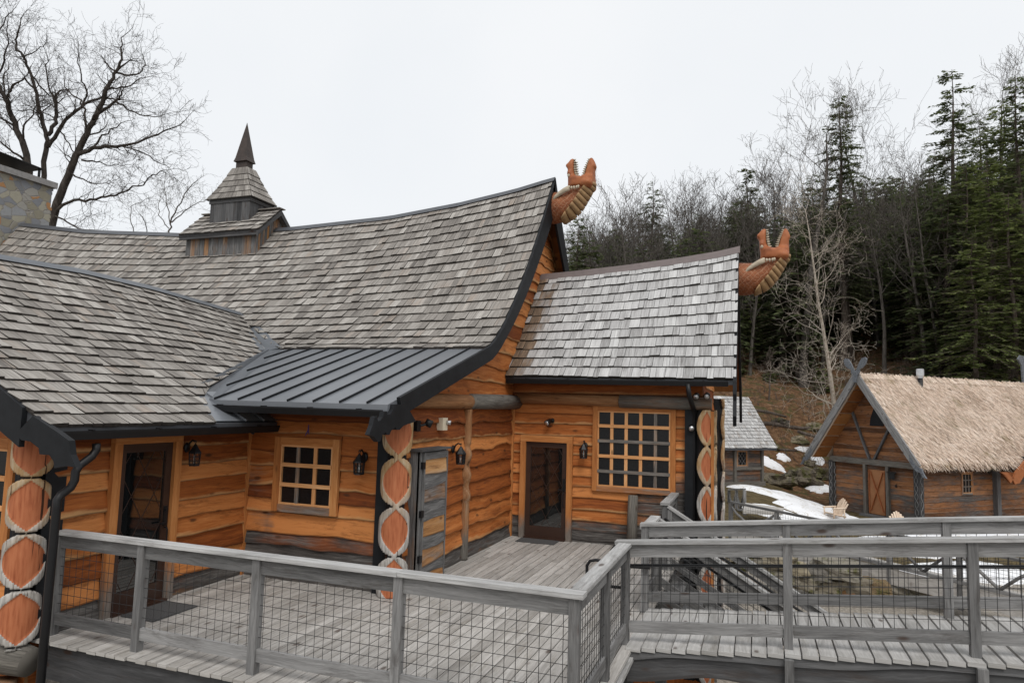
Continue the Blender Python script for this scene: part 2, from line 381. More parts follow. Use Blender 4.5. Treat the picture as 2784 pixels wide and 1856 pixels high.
        if smooth: me.polygons.foreach_set('use_smooth', np.ones(len(s.f), dtype=bool))
        me.update()
        o = bpy.data.objects.new(name, me); COL.objects.link(o)
        if parent: o.parent = parent
        WOFF[o.name] = off
        return o

def tag(o, label, cat, group=None, kind=None):
    if kind: o['kind'] = kind
    if label: o['label'] = label
    if cat: o['category'] = cat
    if group: o['group'] = group
    return o
def thing(name, label, cat, loc=(0, 0, 0), group=None):
    o = bpy.data.objects.new(name, None); COL.objects.link(o)
    o.location = tuple(float(c) for c in loc); o.empty_display_size = .2
    WOFF[o.name] = o.location[:]
    return tag(o, label, cat, group)
def copy_tree(o, parent=None):
    c = o.copy(); COL.objects.link(c)
    if parent: c.parent = parent
    for ch in list(o.children): copy_tree(ch, c)
    return c
def sstep(x, a, b):
    t = min(1, max(0, (x-a)/(b-a))); return t*t*(3-2*t)
def interp(x, xs, ys): return float(np.interp(x, xs, ys))

# ------------------------------------------------------------------ roof shapes
RIDGE_Y = 15.49
MX0, MX1 = -23.1, -4.62
def zridge(x): return interp(x, [-23.1, -20.1, -16.2, -12.25, -9.1, -7.1, -5.6, -4.62], [8.29, 7.86, 7.52, 7.45, 7.55, 7.76, 7.99, 8.2])
def hprof(b): b = min(1, max(0, b)); return .88*(1-b)**1.4+.12*(1-b)
EAVE_Y, EAVE_Z = 11.47, 3.72
def zmain(x, y):
    if y > RIDGE_Y: y = 2*RIDGE_Y-y
    if y < EAVE_Y: return 2.68+(y-8.05)*.304
    return EAVE_Z+(zridge(x)-EAVE_Z)*hprof((RIDGE_Y-y)/(RIDGE_Y-EAVE_Y))
LRX, LEX = -11.1, -7.03          # left wing ridge and eave
def zlr(y): return interp(y, [5, 7, 8.5, 10, 11.4, 12.5], [4.78, 4.77, 4.82, 4.78, 4.68, 4.60])
def zleft(x, y):
    b = (x-LRX)/(LEX-LRX); return 2.36+(zlr(y)-2.36)*(.82*(1-b)+.18*(1-b)**2)
RWX0, RWX1 = -4.92, -0.38
RWE_Y, RWE_Z = 13.25, 3.32
def zrr(x): return interp(x, [-4.92, -4.25, -2.85, -1.6, -.81, -.3], [5.80, 5.83, 5.93, 6.05, 6.15, 6.25])
def zrw(x, y):
    if y > RIDGE_Y: y = 2*RIDGE_Y-y
    b = (RIDGE_Y-y)/(RIDGE_Y-RWE_Y); return RWE_Z+(zrr(x)-RWE_Z)*(.86*(1-b)+.14*(1-b)**2)

def shingles(mb, P, a0, a1, B, expo, amin=None, amax=None, wxf=None, wmin=.10, wmax=.27, flip=False, thick=.036):
    """P(a,b)->(point, normal): a runs along the ridge, b (0..B metres) runs down the slope"""
    nc = max(2, int(round(B/expo))); ex = B/nc
    for i in range(1, nc+1):
        bb = i*ex; a = a0-rng.random()*.15
        ph = rng.random()*9
        while a < a1:
            w = rng.uniform(wmin, wmax); e = a+w-.006
            bj = bb+rng.uniform(-.012, .012)+.018*noise.noise(Vector((a*.7, i*1.7, ph)))
            bt = max(0.0, bb-ex*1.25)
            th = thick*rng.uniform(.7, 1.35)  # butts made thicker so the dark face also draws the course shadow
            L0, R0 = a, e; cs = []
            for (aa, b_, hh) in ((a, bj, th), (e, bj, th*rng.uniform(.85, 1.15)), (e, bt, .004), (a, bt, .004)):
                lo = max(a0, amin(min(b_, B)) if amin else a0); hi = min(a1, amax(min(b_, B)) if amax else a1)
                aa = min(hi, max(lo, aa)); cs.append((aa, b_, hh))
            a += w
            if cs[1][0]-cs[0][0] < .012 and cs[2][0]-cs[3][0] < .012: continue
            top = []; bot = []
            for aa, b_, hh in cs:
                p, n = P(aa, b_); top.append(p+n*hh); bot.append(p-n*.01)
            r = min(1, max(0, rng.gauss(.5, .22)))
            wx = wxf(cs[0][0], bb) if wxf else rng.choice((0, 0, 0, .1, .2, .45))
            uv = [(0, 0), (0, w), (ex*1.25, w), (ex*1.25, 0)]
            k = [mb.vert(p, wx) for p in top]; l = [mb.vert(bot[0], wx), mb.vert(bot[1], wx)]
            o = (lambda q: q[::-1]) if flip else (lambda q: q)
            mb.face(o(k), o(uv), r)
            mb.face(o([l[0], l[1], k[1], k[0]]), [(0, 0), (0, w), (.02, w), (.02, 0)], r*.5, 1)
            mb.face(o([l[1], k[2], k[1]]), None, r*.6, 1); mb.face(o([l[0], k[0], k[3]]), None, r*.6, 1)

def surf_sampler(fn, n=64):
    """fn(a,t)->Vector, t in 0..1 from ridge to eave; returns P(a,b) with b in metres along mid profile, B"""
    am = 0.0
    def prof(a):
        pts = [fn(a, k/n) for k in range(n+1)]
        return pts
    def B_of(a):
        p = prof(a); return sum((p[k+1]-p[k]).length for k in range(n))
    return B_of
def make_P(fn, a_ref, n=80):
    pts = [fn(a_ref, k/n) for k in range(n+1)]
    cum = [0.0]
    for k in range(n): cum.append(cum[-1]+(pts[k+1]-pts[k]).length)
    B = cum[-1]; ts = [k/n for k in range(n+1)]
    def P(a, b):
        t = float(np.interp(b, cum, ts))
        if b > B: t = 1+(b-B)/B
        p = fn(a, t); e = 1e-3
        da = fn(a+e, t)-fn(a-e, t); db = fn(a, min(1, t)+0)-fn(a, min(1, t)-2*e)
        nn = da.cross(db)
        if nn.z < 0: nn = -nn
        nn.normalize(); return p, nn
    return P, B
def f_main(a, t):
    y = RIDGE_Y-(RIDGE_Y-EAVE_Y)*t
    if t <= 1: return Vector((a, y, zmain(a, max(y, EAVE_Y))))
    return Vector((a, y, EAVE_Z-(t-1)*1.2))
def f_left(a, t):
    x = LRX+(LEX-LRX)*t; return Vector((x, a, zleft(x, a)))
def f_rw(a, t):
    y = RIDGE_Y-(RIDGE_Y-RWE_Y)*t; return Vector((a, y, zrw(a, y)))
def slab(mb, fn, a0, a1, na, nt, off0=.015, off1=.13, mir=None, amax=None):
    """closed roof slab below the shingles"""
    top = []; bot = []
    for j in range(nt+1):
        t = j/nt; hi = a1 if amax is None else amax(t); ra = []; rb = []
        for i in range(na+1):
            a = a0+(hi-a0)*i/na; p = fn(a, t)
            if mir: p = mir(p)
            ra.append(mb.vert(p-Vector((0, 0, off0)))); rb.append(mb.vert(p-Vector((0, 0, off1))))
        top.append(ra); bot.append(rb)
    for j in range(nt):
        r = rng.random()
        for i in range(na):
            uv = [(i*.5, j*.2), (i*.5+.5, j*.2), (i*.5+.5, j*.2+.2), (i*.5, j*.2+.2)]
            mb.face((top[j][i], top[j][i+1], top[j+1][i+1], top[j+1][i]), uv, r, 1)
            mb.face((bot[j][i], bot[j+1][i], bot[j+1][i+1], bot[j][i+1]), uv, r)
        mb.face((top[j][0], top[j+1][0], bot[j+1][0], bot[j][0]), None, r, 1); mb.face((top[j][na], bot[j][na], bot[j+1][na], top[j+1][na]), None, r, 1)
    for i in range(na):
        mb.face((top[0][i], bot[0][i], bot[0][i+1], top[0][i+1]), None, .5, 1); mb.face((top[nt][i], top[nt][i+1], bot[nt][i+1], bot[nt][i]), None, .5, 1)

# ------------------------------------------------------------------ live-edge siding
def siding(mb, mapf, s0, s1, z0, z1, rowh=(.2, .32), holes=(), wxf=None, clip=None, amp=.02, seed=0, lap=.032, step=.09, joint=None):
    R = random.Random(seed); rows = []; z = z0
    while z < z1-.05:
        h = R.uniform(*rowh); 
        if z+h > z1-.1: h = z1-z
        rows.append((z, z+h)); z += h
    for ri, (zb, zt) in enumerate(rows):
        segs = [(s0, s1, zb, zt)]
        for (ha, hb, hz0, hz1) in holes:
            out = []
            for (a, b, c, d) in segs:
                if hz0 >= d-.01 or hz1 <= c+.01 or ha >= b or hb <= a: out.append((a, b, c, d)); continue
                if ha > a: out.append((a, ha, c, d))
                if hb < b: out.append((hb, b, c, d))
                a2, b2 = max(a, ha), min(b, hb)
                if hz1 < d-.01: out.append((a2, b2, hz1, d))
                if hz0 > c+.01: out.append((a2, b2, c, hz0))
            segs = out
        rr = R.random(); am = amp*R.uniform(.3, 1.4); sd = R.random()*50
        js = [s0+(s1-s0)*R.uniform(.2, .8)] if (joint and R.random() < joint) else []
        for (a, b, c, d) in segs:
            cuts = [a]+[q for q in js if a+.3 < q < b-.3]+[b]
            for qi in range(len(cuts)-1):
                A, Bq = cuts[qi], cuts[qi+1]
                n = max(1, int((Bq-A)/step)); r = (rr+.37*qi) % 1.0; lo = R.uniform(.8, 1.25)*lap; uo = R.random()*20
                prev = None
                for k in range(n+1):
                    s = A+(Bq-A)*k/n
                    wv = am*(noise.noise(Vector((s*1.1, sd, 0)))*1.6+.6*noise.noise(Vector((s*3.7, sd, 3))))
                    lowz = c-.012+(wv if abs(c-zb) < 1e-6 and zb > z0 else 0)
                    hz = d+.03 if abs(d-zt) < 1e-6 else d
                    if clip:
                        cz = clip(s); lowz = min(lowz, cz); hz = min(hz, cz)
                    wt = wxf(s, (lowz+hz)/2, ri) if wxf else 0.0
                    fr = lo*(1+.35*noise.noise(Vector((s*2.3, sd, 7))))
                    cur = [mb.vert(mapf(s, hz, .006), wt), mb.vert(mapf(s, lowz, fr), wt), mb.vert(mapf(s, lowz, -.01), wt)]
                    mid = mb.vert(mapf(s, lowz+(hz-lowz)*.18, fr*1.02), wt); cur.append(mid)
                    uvs = uo+s, hz-lowz
                    if prev:
                        pu = puv
                        mb.face((prev[3], cur[3], cur[0], prev[0]), [(pu[0], pu[1]*.18), (uvs[0], uvs[1]*.18), (uvs[0], uvs[1]), (pu[0], pu[1])], r)
                        mb.face((prev[1], cur[1], cur[3], prev[3]), [(pu[0], 0), (uvs[0], 0), (uvs[0], uvs[1]*.18), (pu[0], pu[1]*.18)], r)
                        mb.face((prev[2], cur[2], cur[1], prev[1]), [(pu[0], 0), (uvs[0], 0), (uvs[0], .02), (pu[0], .02)], r)
                    else: mb.face((cur[2], cur[1], cur[3], cur[0]), None, r)
                    prev = cur; puv = uvs
                mb.face((prev[0], prev[3], prev[1], prev[2]), None, r)

def wall_map_y(Y): return lambda s, z, o: (s, Y-o, z)        # faces -Y
def wall_map_x(X): return lambda s, z, o: (X+o, s, z)        # faces +X

# ------------------------------------------------------------------ the lodge
lodge = thing('timber_lodge', 'large orange timber lodge with sagging grey shingle roofs and black barge boards', 'lodge', (-9, 12, 0))
def wx_low(lim, top=.55):
    def f(s, z, ri): 
        n = noise.noise(Vector((s*.8, z*2, 4.4)))
        return max(0.0, top*1.5*(1-z/lim)+.25*n) if z < lim*1.4 else max(0, .18*n)
    return f
GX = -4.92
# left wing, side wall with the door
mb = MB()
siding(mb, wall_map_x(-7.55), 5.6, 8.87, 0.0, 2.55, (.2, .3), holes=[(6.36, 7.42, -.1, 2.24)], wxf=wx_low(.42, .75), amp=.018, seed=11, lap=.042)
mb.box(-7.75, -7.56, 5.62, 8.87, -.02, 2.5, .4)
mb.build('wall', 'siding', lodge)
# porch wall with the three by three window
mb = MB()
def wxp(s, z, ri):
    v = 1.45-z*1.5 if z < .85 else 0
    if s < -7.0: v += .22+.45*noise.noise(Vector((s*2, z*4, 1)))
    return max(0, v+.2*noise.noise(Vector((s, z*2, 8))))
siding(mb, wall_map_y(8.87), -7.55, GX, 0.0, 2.62, (.19, .30), holes=[(-6.99, -5.84, 1.02, 2.12)], wxf=wxp, amp=.03, seed=22, lap=.042)
mb.box(-7.55, GX-.02, 8.88, 9.05, -.02, 2.75, .4)
mb.build('wall', 'siding', lodge)
# gable wall
mb = MB()
def gclip(s): return zmain(-4.9, s)-.16
siding(mb, wall_map_x(GX), 8.87, 13.8, 0.0, 2.62, (.21, .30), wxf=lambda s, z, ri: max(0, (1.15-2.6*z) if z < .42 else 0)+(.25 if s < 9.6 and z < .9 else 0), clip=gclip, amp=.045, seed=33, lap=.055)
siding(mb, wall_map_x(GX), 8.6, 2*RIDGE_Y-8.6, 2.86, 8.2, (.24, .34), clip=gclip, amp=.04, seed=34, lap=.045)
pts = [(GX-.02, 8.89, 0)]+[(GX-.02, y, zmain(-4.9, y)-.17) for y in np.linspace(8.89, 22.0, 40)]+[(GX-.02, 22.0, 0)]
mb.prism(pts, (-.15, 0, 0), .4)
mb.build('wall', 'siding', lodge)
# right wing front wall
mb = MB()
def wxr(s, z, ri):
    v = 1.2-z*1.3 if z < .48 else 0
    if s > -1.75: v += max(0, 1.7-.85*z) + .2*noise.noise(Vector((s*2, z*3, 2)))
    if -2.3 < s < -1.75 and z < 1.0: v += .65
    return max(0, v)
siding(mb, wall_map_y(13.8), GX, -1.0, -1.3, 2.75, (.17, .25), holes=[(-4.68, -3.56, -.05, 2.1), (-3.14, -1.5, 1.06, 2.74)], wxf=wxr, amp=.012, seed=44, lap=.036)
mb.box(GX, -1.0, 13.81, 13.98, -2.6, 3.25, .4)
mb.box(GX, -1.0, 13.72, 13.808, 2.98, 3.26, .35)
mb.build('wall', 'siding', lodge)
# right wing end wall
mb = MB()
siding(mb, wall_map_x(-1.0), 13.8, 17.18, -2.4, 6.0, (.2, .3), clip=lambda s: zrw(-1.0, s)-.15, amp=.03, seed=55)
pts = [(-1.02, 13.82, -2.4)]+[(-1.02, y, zrw(-1, y)-.16) for y in np.linspace(13.82, 17.16, 20)]+[(-1.02, 17.16, -2.4)]
mb.prism(pts, (-.15, 0, 0), .4)
mb.build('wall', 'siding', lodge)
# left wing front gable wall (window at the picture's edge) with the lower storey
mb = MB()
siding(mb, wall_map_y(5.6), -14.2, -7.55, .0, 4.7, (.24, .36), holes=[(-9.15, -7.98, .94, 2.16)], clip=lambda s: (zleft(max(s, LRX), 5.6) if s > LRX else zleft(2*LRX-s, 5.6))-.14, wxf=lambda s, z, ri: .25 if z < .3 else 0, amp=.03, seed=66, lap=.04)
siding(mb, wall_map_y(5.62), -14.2, -7.6, -3.4, -.3, (.26, .36), wxf=lambda s, z, ri: .1, amp=.03, seed=67, lap=.04)
mb.box(-14.2, -7.62, 5.63, 5.8, -3.4, 2.3, .4)
mb.build('wall', 'siding', lodge)
# logs built into the walls
mb = MB(); mb.tube([(-14.3, 5.5, -.17), (-9, 5.47, -.16), (-7.75, 5.46, -.16), (-7.42, 5.5, -.2)], [.19, .2, .19, .15], 14, .3, .8); mb.build('log_sill', 'log', lodge, True)
mb = MB(); mb.tube([(-7.72, 5.42, -.4), (-7.7, 5.40, -1.2), (-7.7, 5.4, -3.4)], [.15, .17, .18], 12, .6, .2); mb.build('log_stub', 'log', lodge, True)
mb = MB(); mb.tube([(GX+.06, 8.85, 2.74), (GX+.05, 11.2, 2.75), (GX+.06, 13.3, 2.77)], [.12, .13, .13], 12, .55, -.1); mb.tube([(GX+.09, 11.3, 2.76), (GX+.1, 12.6, 2.77), (GX+.1, 13.75, 2.78)], [.135, .145, .15], 12, .2, .75); mb.build('log_beam', 'log', lodge, True)
mb = MB(); mb.tube([(GX+.05, 13.72, 2.87), (-3.6, 13.71, 2.86), (-2.4, 13.71, 2.85)], [.115, .11, .115], 12, .6, -.1)
mb.tube([(-2.6, 13.7, 2.85), (-1.6, 13.69, 2.84), (-.82, 13.68, 2.83)], [.13, .13, .12], 12, .35, .35); mb.build('log_beam', 'log', lodge, True)
mb = MB(); mb.box(-7.56, -7.49, 8.79, 8.86, 0, 2.42, .55, 0); mb.build('corner_batten', 'trim', lodge)
mb = MB(); mb.box(GX+.0, GX+.07, 13.70, 13.78, 0, 2.65, .6, 0); mb.build('corner_batten', 'trim', lodge)
# carved half post on the gable wall
mb = MB()
pz = np.linspace(0, 2.62, 70); R = []
for z in pz:
    R.append(.085+ (.022*math.sin((z-1.0)*2*PI/.36) if .98 < z < 2.0 else 0))
mb.tube([(GX+.05, 11.28, z) for z in pz], [float(r) for r in R], 12, .62, [.75*(1-sstep(z, .1, .7)) for z in pz]); mb.build('wall_post', 'log', lodge, True)

# ---- roofs
def mirror_y(p): return Vector((p.x, 2*RIDGE_Y-p.y, p.z))
main_P, main_B = make_P(f_main, -9)
def yz_of_b(b):
    p, n = main_P(-9, b); return p.y
def main_amin(b):
    """valley with the left wing: main roof shingles start where the left wing ends"""
    y = yz_of_b(b)
    if y > 12.62: return MX0
    return interp(y, [11.3, 11.47, 12.0, 12.62], [-9.05, -9.2, -10.0, -11.0])
mb = MB(); slab(mb, f_main, MX0, MX1, 40, 16); slab(mb, f_main, MX0, MX1, 40, 16, mir=mirror_y)
rf = mb.build('roof', ['soffit', 'ridge'], lodge)
mb = MB(); shingles(mb, main_P, MX0, MX1, main_B+.04, .30, amin=main_amin, thick=.044)
def f_mainb(a, t): return mirror_y(f_main(a, t))
mbP, mbB = make_P(f_mainb, -9); shingles(mb, mbP, MX0, MX1, mbB, .30, wmin=.25, wmax=.5)
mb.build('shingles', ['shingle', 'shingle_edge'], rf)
mb = MB(); xs = np.linspace(MX0-.03, MX1+.04, 60)
for i in range(59):
    x0, x1 = xs[i], xs[i+1]; z0, z1 = zridge(x0)+.055, zridge(x1)+.055
    for s in (1, -1):
        mb.poly([(x0, RIDGE_Y, z0), (x1, RIDGE_Y, z1), (x1, RIDGE_Y-s*.12, z1-.13), (x0, RIDGE_Y-s*.12, z0-.13)][::s])
mb.build('ridge_cap', 'ridge', rf)
# left wing roof
left_P, left_B = make_P(f_left, 9)
def left_end(t):
    x = LRX+(LEX-LRX)*t
    return interp(x, [-11.1, -9.42, -7.83, -7.05], [12.5, 11.42, 8.12, 7.58])
def left_amax(b):
    p, n = left_P(9, b); return interp(p.x, [-11.1, -9.45, -7.86, -7.05], [12.45, 11.42, 8.13, 7.52])
def mirror_l(p): return Vector((2*LRX-p.x, p.y, p.z))
def slab_end(t):
    x = LRX+(LEX-LRX)*t
    return interp(x, [-11.1, -9.42, -7.9, -7.86, -7.05], [12.5, 11.42, 8.85, 8.84, 8.84])
mb = MB(); slab(mb, f_left, 5.18, 8.84, 20, 10, amax=slab_end); slab(mb, f_left, 5.18, 12.5, 20, 10, mir=mirror_l)
rf2 = mb.build('roof', ['soffit', 'ridge'], lodge)
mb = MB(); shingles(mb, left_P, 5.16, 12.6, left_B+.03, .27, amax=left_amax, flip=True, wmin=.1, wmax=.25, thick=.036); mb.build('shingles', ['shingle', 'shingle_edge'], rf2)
mb = MB(); ys = np.linspace(5.14, 12.45, 30)
for i in range(29):
    y0, y1 = ys[i], ys[i+1]; z0, z1 = zlr(y0)+.06, zlr(y1)+.06
    for s in (1, -1): mb.poly([(LRX, y0, z0), (LRX, y1, z1), (LRX+s*.14, y1, z1-.10), (LRX+s*.14, y0, z0-.10)][::s])
mb.build('ridge_cap', 'flashing', rf2)
# metal strip that finishes the left wing roof beside the porch
mb = MB()
q = [(-7.84, 8.0), (-7.05, 7.50), (-7.0, 8.84), (-7.86, 8.84)]
mb.poly([(x, y, zleft(min(x, LEX), y)+.012) for x, y in q])
for yy in (8.12, 8.5): mb.beam((-7.75, yy, zleft(-7.75, yy)+.025), (-7.0, yy, zleft(-7.03, yy)+.025), .02, .03)
mb.build('metal_strip', 'metal_roof', rf2)
# valley flashings
mb = MB()
def zl(x, y): return zleft(x, y)
up = [(-10.95, 12.45), (-10.2, 11.98), (-9.42, 11.38)]
for i in range(2):
    (x0, y0), (x1, y1) = up[i], up[i+1]
    mb.poly([(x0-.12, y0-.16, zl(x0-.12, y0-.16)+.02), (x1-.06, y1-.16, zl(x1-.06, y1-.16)+.02), (x1, y1, zmain(x1, y1)+.0), (x0, y0, zmain(x0, y0)+.0)])
    mb.poly([(x0, y0, zmain(x0, y0)+.0), (x1, y1, zmain(x1, y1)+.0), (x1+.34, y1+.06, zmain(x1, y1+.06)+.035), (x0+.2, y0+.12, zmain(x0, y0+.12)+.035)])
mb.build('valley_flashing', 'flashing', rf)
# porch metal roof
mb = MB()
def zp(y): return 2.68+(y-8.05)*.304
TH = .1
vx = [(-9.42, 11.50), (-7.82, 8.02)]
a = [(-9.42, 11.50), (MX1, 11.50), (MX1, 8.02), (-7.82, 8.02)]
mb.poly([(x, y, zp(y)) for x, y in a][::-1]); mb.poly([(x, y, zp(y)-TH) for x, y in a])
mb.poly([(-7.82, 8.02, zp(8.02)-TH), (MX1, 8.02, zp(8.02)-TH), (MX1, 8.02, zp(8.02)), (-7.82, 8.02, zp(8.02))])
mb.poly([(MX1, 8.02, zp(8.02)-TH), (MX1, 11.5, zp(11.5)-TH), (MX1, 11.5, zp(11.5)), (MX1, 8.02, zp(8.02))])
pr_ = mb.build('porch_roof', 'metal_roof', lodge)
mb = MB(); x = MX1-.32
while x > -9.3:
    yb = 8.02 if x > -7.72 else np.interp(x, [-9.42, -7.82], [11.5, 8.02])+.42
    if yb < 11.2: mb.beam((x, yb, zp(yb)+.018), (x, 11.46, zp(11.46)+.014), .014, .032)
    x -= .43
mb.build('standing_seam', 'black_paint', pr_)  # black stands in for the shaded side of the metal seams
mb = MB(); mb.poly([(-9.42, 11.52, zp(11.52)+.006), (-7.82, 8.02, zp(8.02)+.006), (-7.5, 8.02, zp(8.02)+.006), (-9.12, 11.52, zp(11.52)+.006)][::-1])
mb.poly([(-9.42, 11.5, zp(11.5)+.008), (-7.82, 8.02, zp(8.02)+.008), (-7.92, 8.02, zl(-7.92, 8.02)+.035), (-9.54, 11.5, zl(-9.54, 11.4)+.03)])
mb.build('valley_flashing', 'flashing', pr_)
# right wing roof
rw_P, rw_B = make_P(f_rw, -2.5)
def rw_amin(b): 
    return -4.88
mb = MB(); slab(mb, f_rw, RWX0+.01, RWX1, 20, 8); slab(mb, f_rw, RWX0+.01, RWX1, 20, 8, mir=mirror_y)
rf3 = mb.build('roof', ['soffit', 'ridge'], lodge)
mb = MB()
def wx_rw(a, b):
    v = max(0, .85-(a+4.9)*1.0); v = v+.25*noise.noise(Vector((a*2, b*2, 0)))
    return v if rng.random() < .8 else v*.4
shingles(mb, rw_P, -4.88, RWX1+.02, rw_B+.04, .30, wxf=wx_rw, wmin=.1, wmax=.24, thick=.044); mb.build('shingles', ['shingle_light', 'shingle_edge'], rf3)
mb = MB(); xs = np.linspace(-4.9, RWX1+.05, 20)
for i in range(19):
    x0, x1 = xs[i], xs[i+1]; z0, z1 = zrr(x0)+.075, zrr(x1)+.075
    for s in (1, -1): mb.poly([(x0, RIDGE_Y, z0), (x1, RIDGE_Y, z1), (x1, RIDGE_Y-s*.1, z1-.17), (x0, RIDGE_Y-s*.1, z0-.17)][::s])
mb.build('ridge_cap', 'ridge_brown', rf3)

# barge boards
def Z4(x, y): return (900+x/2.529, 1000+y/2.529)
def barge(parent, X, prof, end, th=.055, depth=.30, mirror=False):
    mb = MB()
    up = [Vector((X, y, z+.03)) for y, z in prof]; lo = []
    for i, p in enumerate(up):
        d = (up[min(i+1, len(up)-1)]-up[max(i-1, 0)]).normalized(); n = Vector((0, d.z, -d.y))
        if n.z > 0: n = -n
        kk = i/(len(up)-1); lo.append(p+n*(depth*(1+.95*max(0, 1-kk/.45)) if X < -2 else depth))
    up[0].z += 0; lo[0] = Vector((X, up[0].y, up[0].z-(depth*3.5 if X < -2 else depth*1.55)))
    for i in range(len(up)-1): mb.prism([up[i], up[i+1], lo[i+1], lo[i]], (th, 0, 0), .5)
    if end: mb.prism([p-Vector((.004, 0, 0)) for p in end], (th+.008, 0, 0), .5)
    if mirror:
        mb.v = [(a, 2*RIDGE_Y-b, c) for a, b, c in mb.v]; mb.f = [f[::-1] for f in mb.f]
    return mb.build('barge_board', 'black_paint', parent)
BX = MX1
prof = [(y, zmain(BX, y)+(.0)) for y in np.linspace(RIDGE_Y, 8.25, 36)]
endpx = [(480, 237), (447, 252), (440, 248), (408, 250), (402, 285), (380, 316), (360, 318), (360, 297), (338, 297), (330, 335), (312, 360), (295, 364), (292, 332), (272, 334), (258, 395), (233, 458), (265, 470), (295, 507), (313, 500), (327, 458), (352, 438), (358, 458), (376, 458), (388, 428), (418, 404), (425, 424), (445, 424), (475, 394), (560, 365)]
endp = [Vector(atx(*Z4(*q), BX)) for q in endpx]
barge(rf, BX, prof, endp, depth=.26)
prof_f = [(y, zmain(BX, y)) for y in np.linspace(RIDGE_Y, 11.2, 24)]
barge(rf, BX, prof_f, None, mirror=True)
profr = [(y, zrw(RWX1, y)) for y in np.linspace(RIDGE_Y, RWE_Y-.12, 10)]
er = [Vector((RWX1-.03, RWE_Y-.02+dy, RWE_Z+dz)) for dy, dz in ((.12, .12), (-.14, -.06), (-.2, -.30), (-.16, -.42), (-.30, -.70), (-.20, -.88), (-.06, -.62), (-.02, -.40), (.1, -.22))]
barge(rf3, RWX1-.03, profr, er, depth=.26)
barge(rf3, RWX1-.03, profr, er, depth=.26, mirror=True)
def F_(x, y): return (x/2.22, 1150+y/2.22)
LBY = 5.12
lpx = [(350, 55), (418, 105), (428, 190), (460, 268), (410, 258), (375, 262), (330, 272), (325, 230), (300, 192), (240, 187), (235, 150), (185, 110), (130, 102), (100, 60), (200, -45)]
mb = MB()
le = [Vector(aty(*F_(*q), LBY)) for q in lpx]
mb.prism([p-Vector((0, .004, 0)) for p in le], (0, .068, 0), .5)
prl = [(x, zleft(x, LBY)+.02) for x in np.linspace(LRX, -7.36, 14)]
for sgn in (1, -1):
    for i in range(13):
        a, b = prl[i], prl[i+1]
        f = (lambda x: x) if sgn > 0 else (lambda x: 2*LRX-x)
        qd = [(f(a[0]), LBY, a[1]), (f(b[0]), LBY, b[1]), (f(b[0]), LBY, b[1]-.42), (f(a[0]), LBY, a[1]-.42)]
        mb.prism(qd[::sgn], (0, .06, 0), .5)
mb.build('barge_board', 'black_paint', rf2)

# gutters and downspouts
def gutter(parent, p, q, out):
    mb = MB(); p = Vector(p); q = Vector(q); o = Vector(out)
    up = Vector((0, 0, 1)); w = .11; h = .10
    prof = [o*0+up*0, o*0-up*h, o*w*.8-up*h, o*w-up*.02, o*w+up*.0, o*(w-.012)+up*.0, o*(w*.75)-up*(h-.012), o*.012-up*(h-.012), o*.012]
    mb.prism([p+k for k in prof], q-p, .5)
    n = max(2, int((q-p).length/.75))
    for i in range(n):
        c = p+(q-p)*((i+.5)/n); mb.beam(c+o*.01+up*.004, c+o*(w+.012)+up*.004, .03, .012)
    return mb.build('gutter', 'black_metal', parent)
gutter(rf2, (-7.08, 5.2, 2.30), (-7.08, 8.86, 2.30), (1, 0, 0))
gutter(pr_, (-7.75, 8.04, 2.60), (MX1-.02, 8.04, 2.60), (0, -1, 0))
gutter(rf3, (-4.86, 13.28, 3.26), (-.5, 13.28, 3.26), (0, -1, 0))
def spout(parent, pts, r=.045, name='downspout'):
    mb = MB(); mb.tube(pts, r, 10, .5); return mb.build(name, 'black_metal', parent, True)
a = [Vector(atx(*q, -7.06)) for q in ((262, 1205), (262, 1222), (250, 1240), (216, 1265), (205, 1282), (203, 1305), (192, 1325), (165, 1345), (156, 1358), (154, 1380))]
b = a[-1].copy()
spout(rf2, a+[Vector((b.x-.01, b.y, 0.6)), Vector((b.x-.02, b.y, -3.3))], .044)
b0 = Vector((-7.30, 8.16, 2.52)); spout(pr_, [b0, Vector((-7.2, 8.2, 2.36)), Vector((-7.03, 8.35, 2.2))], .04)
spout(rf3, [(-1.22, 13.2, 3.2), (-1.2, 13.22, 2.98), (-1.16, 13.5, 2.78), (-1.14, 13.68, 2.68), (-1.15, 13.70, 2.4), (-1.15, 13.70, -1.8)], .045)

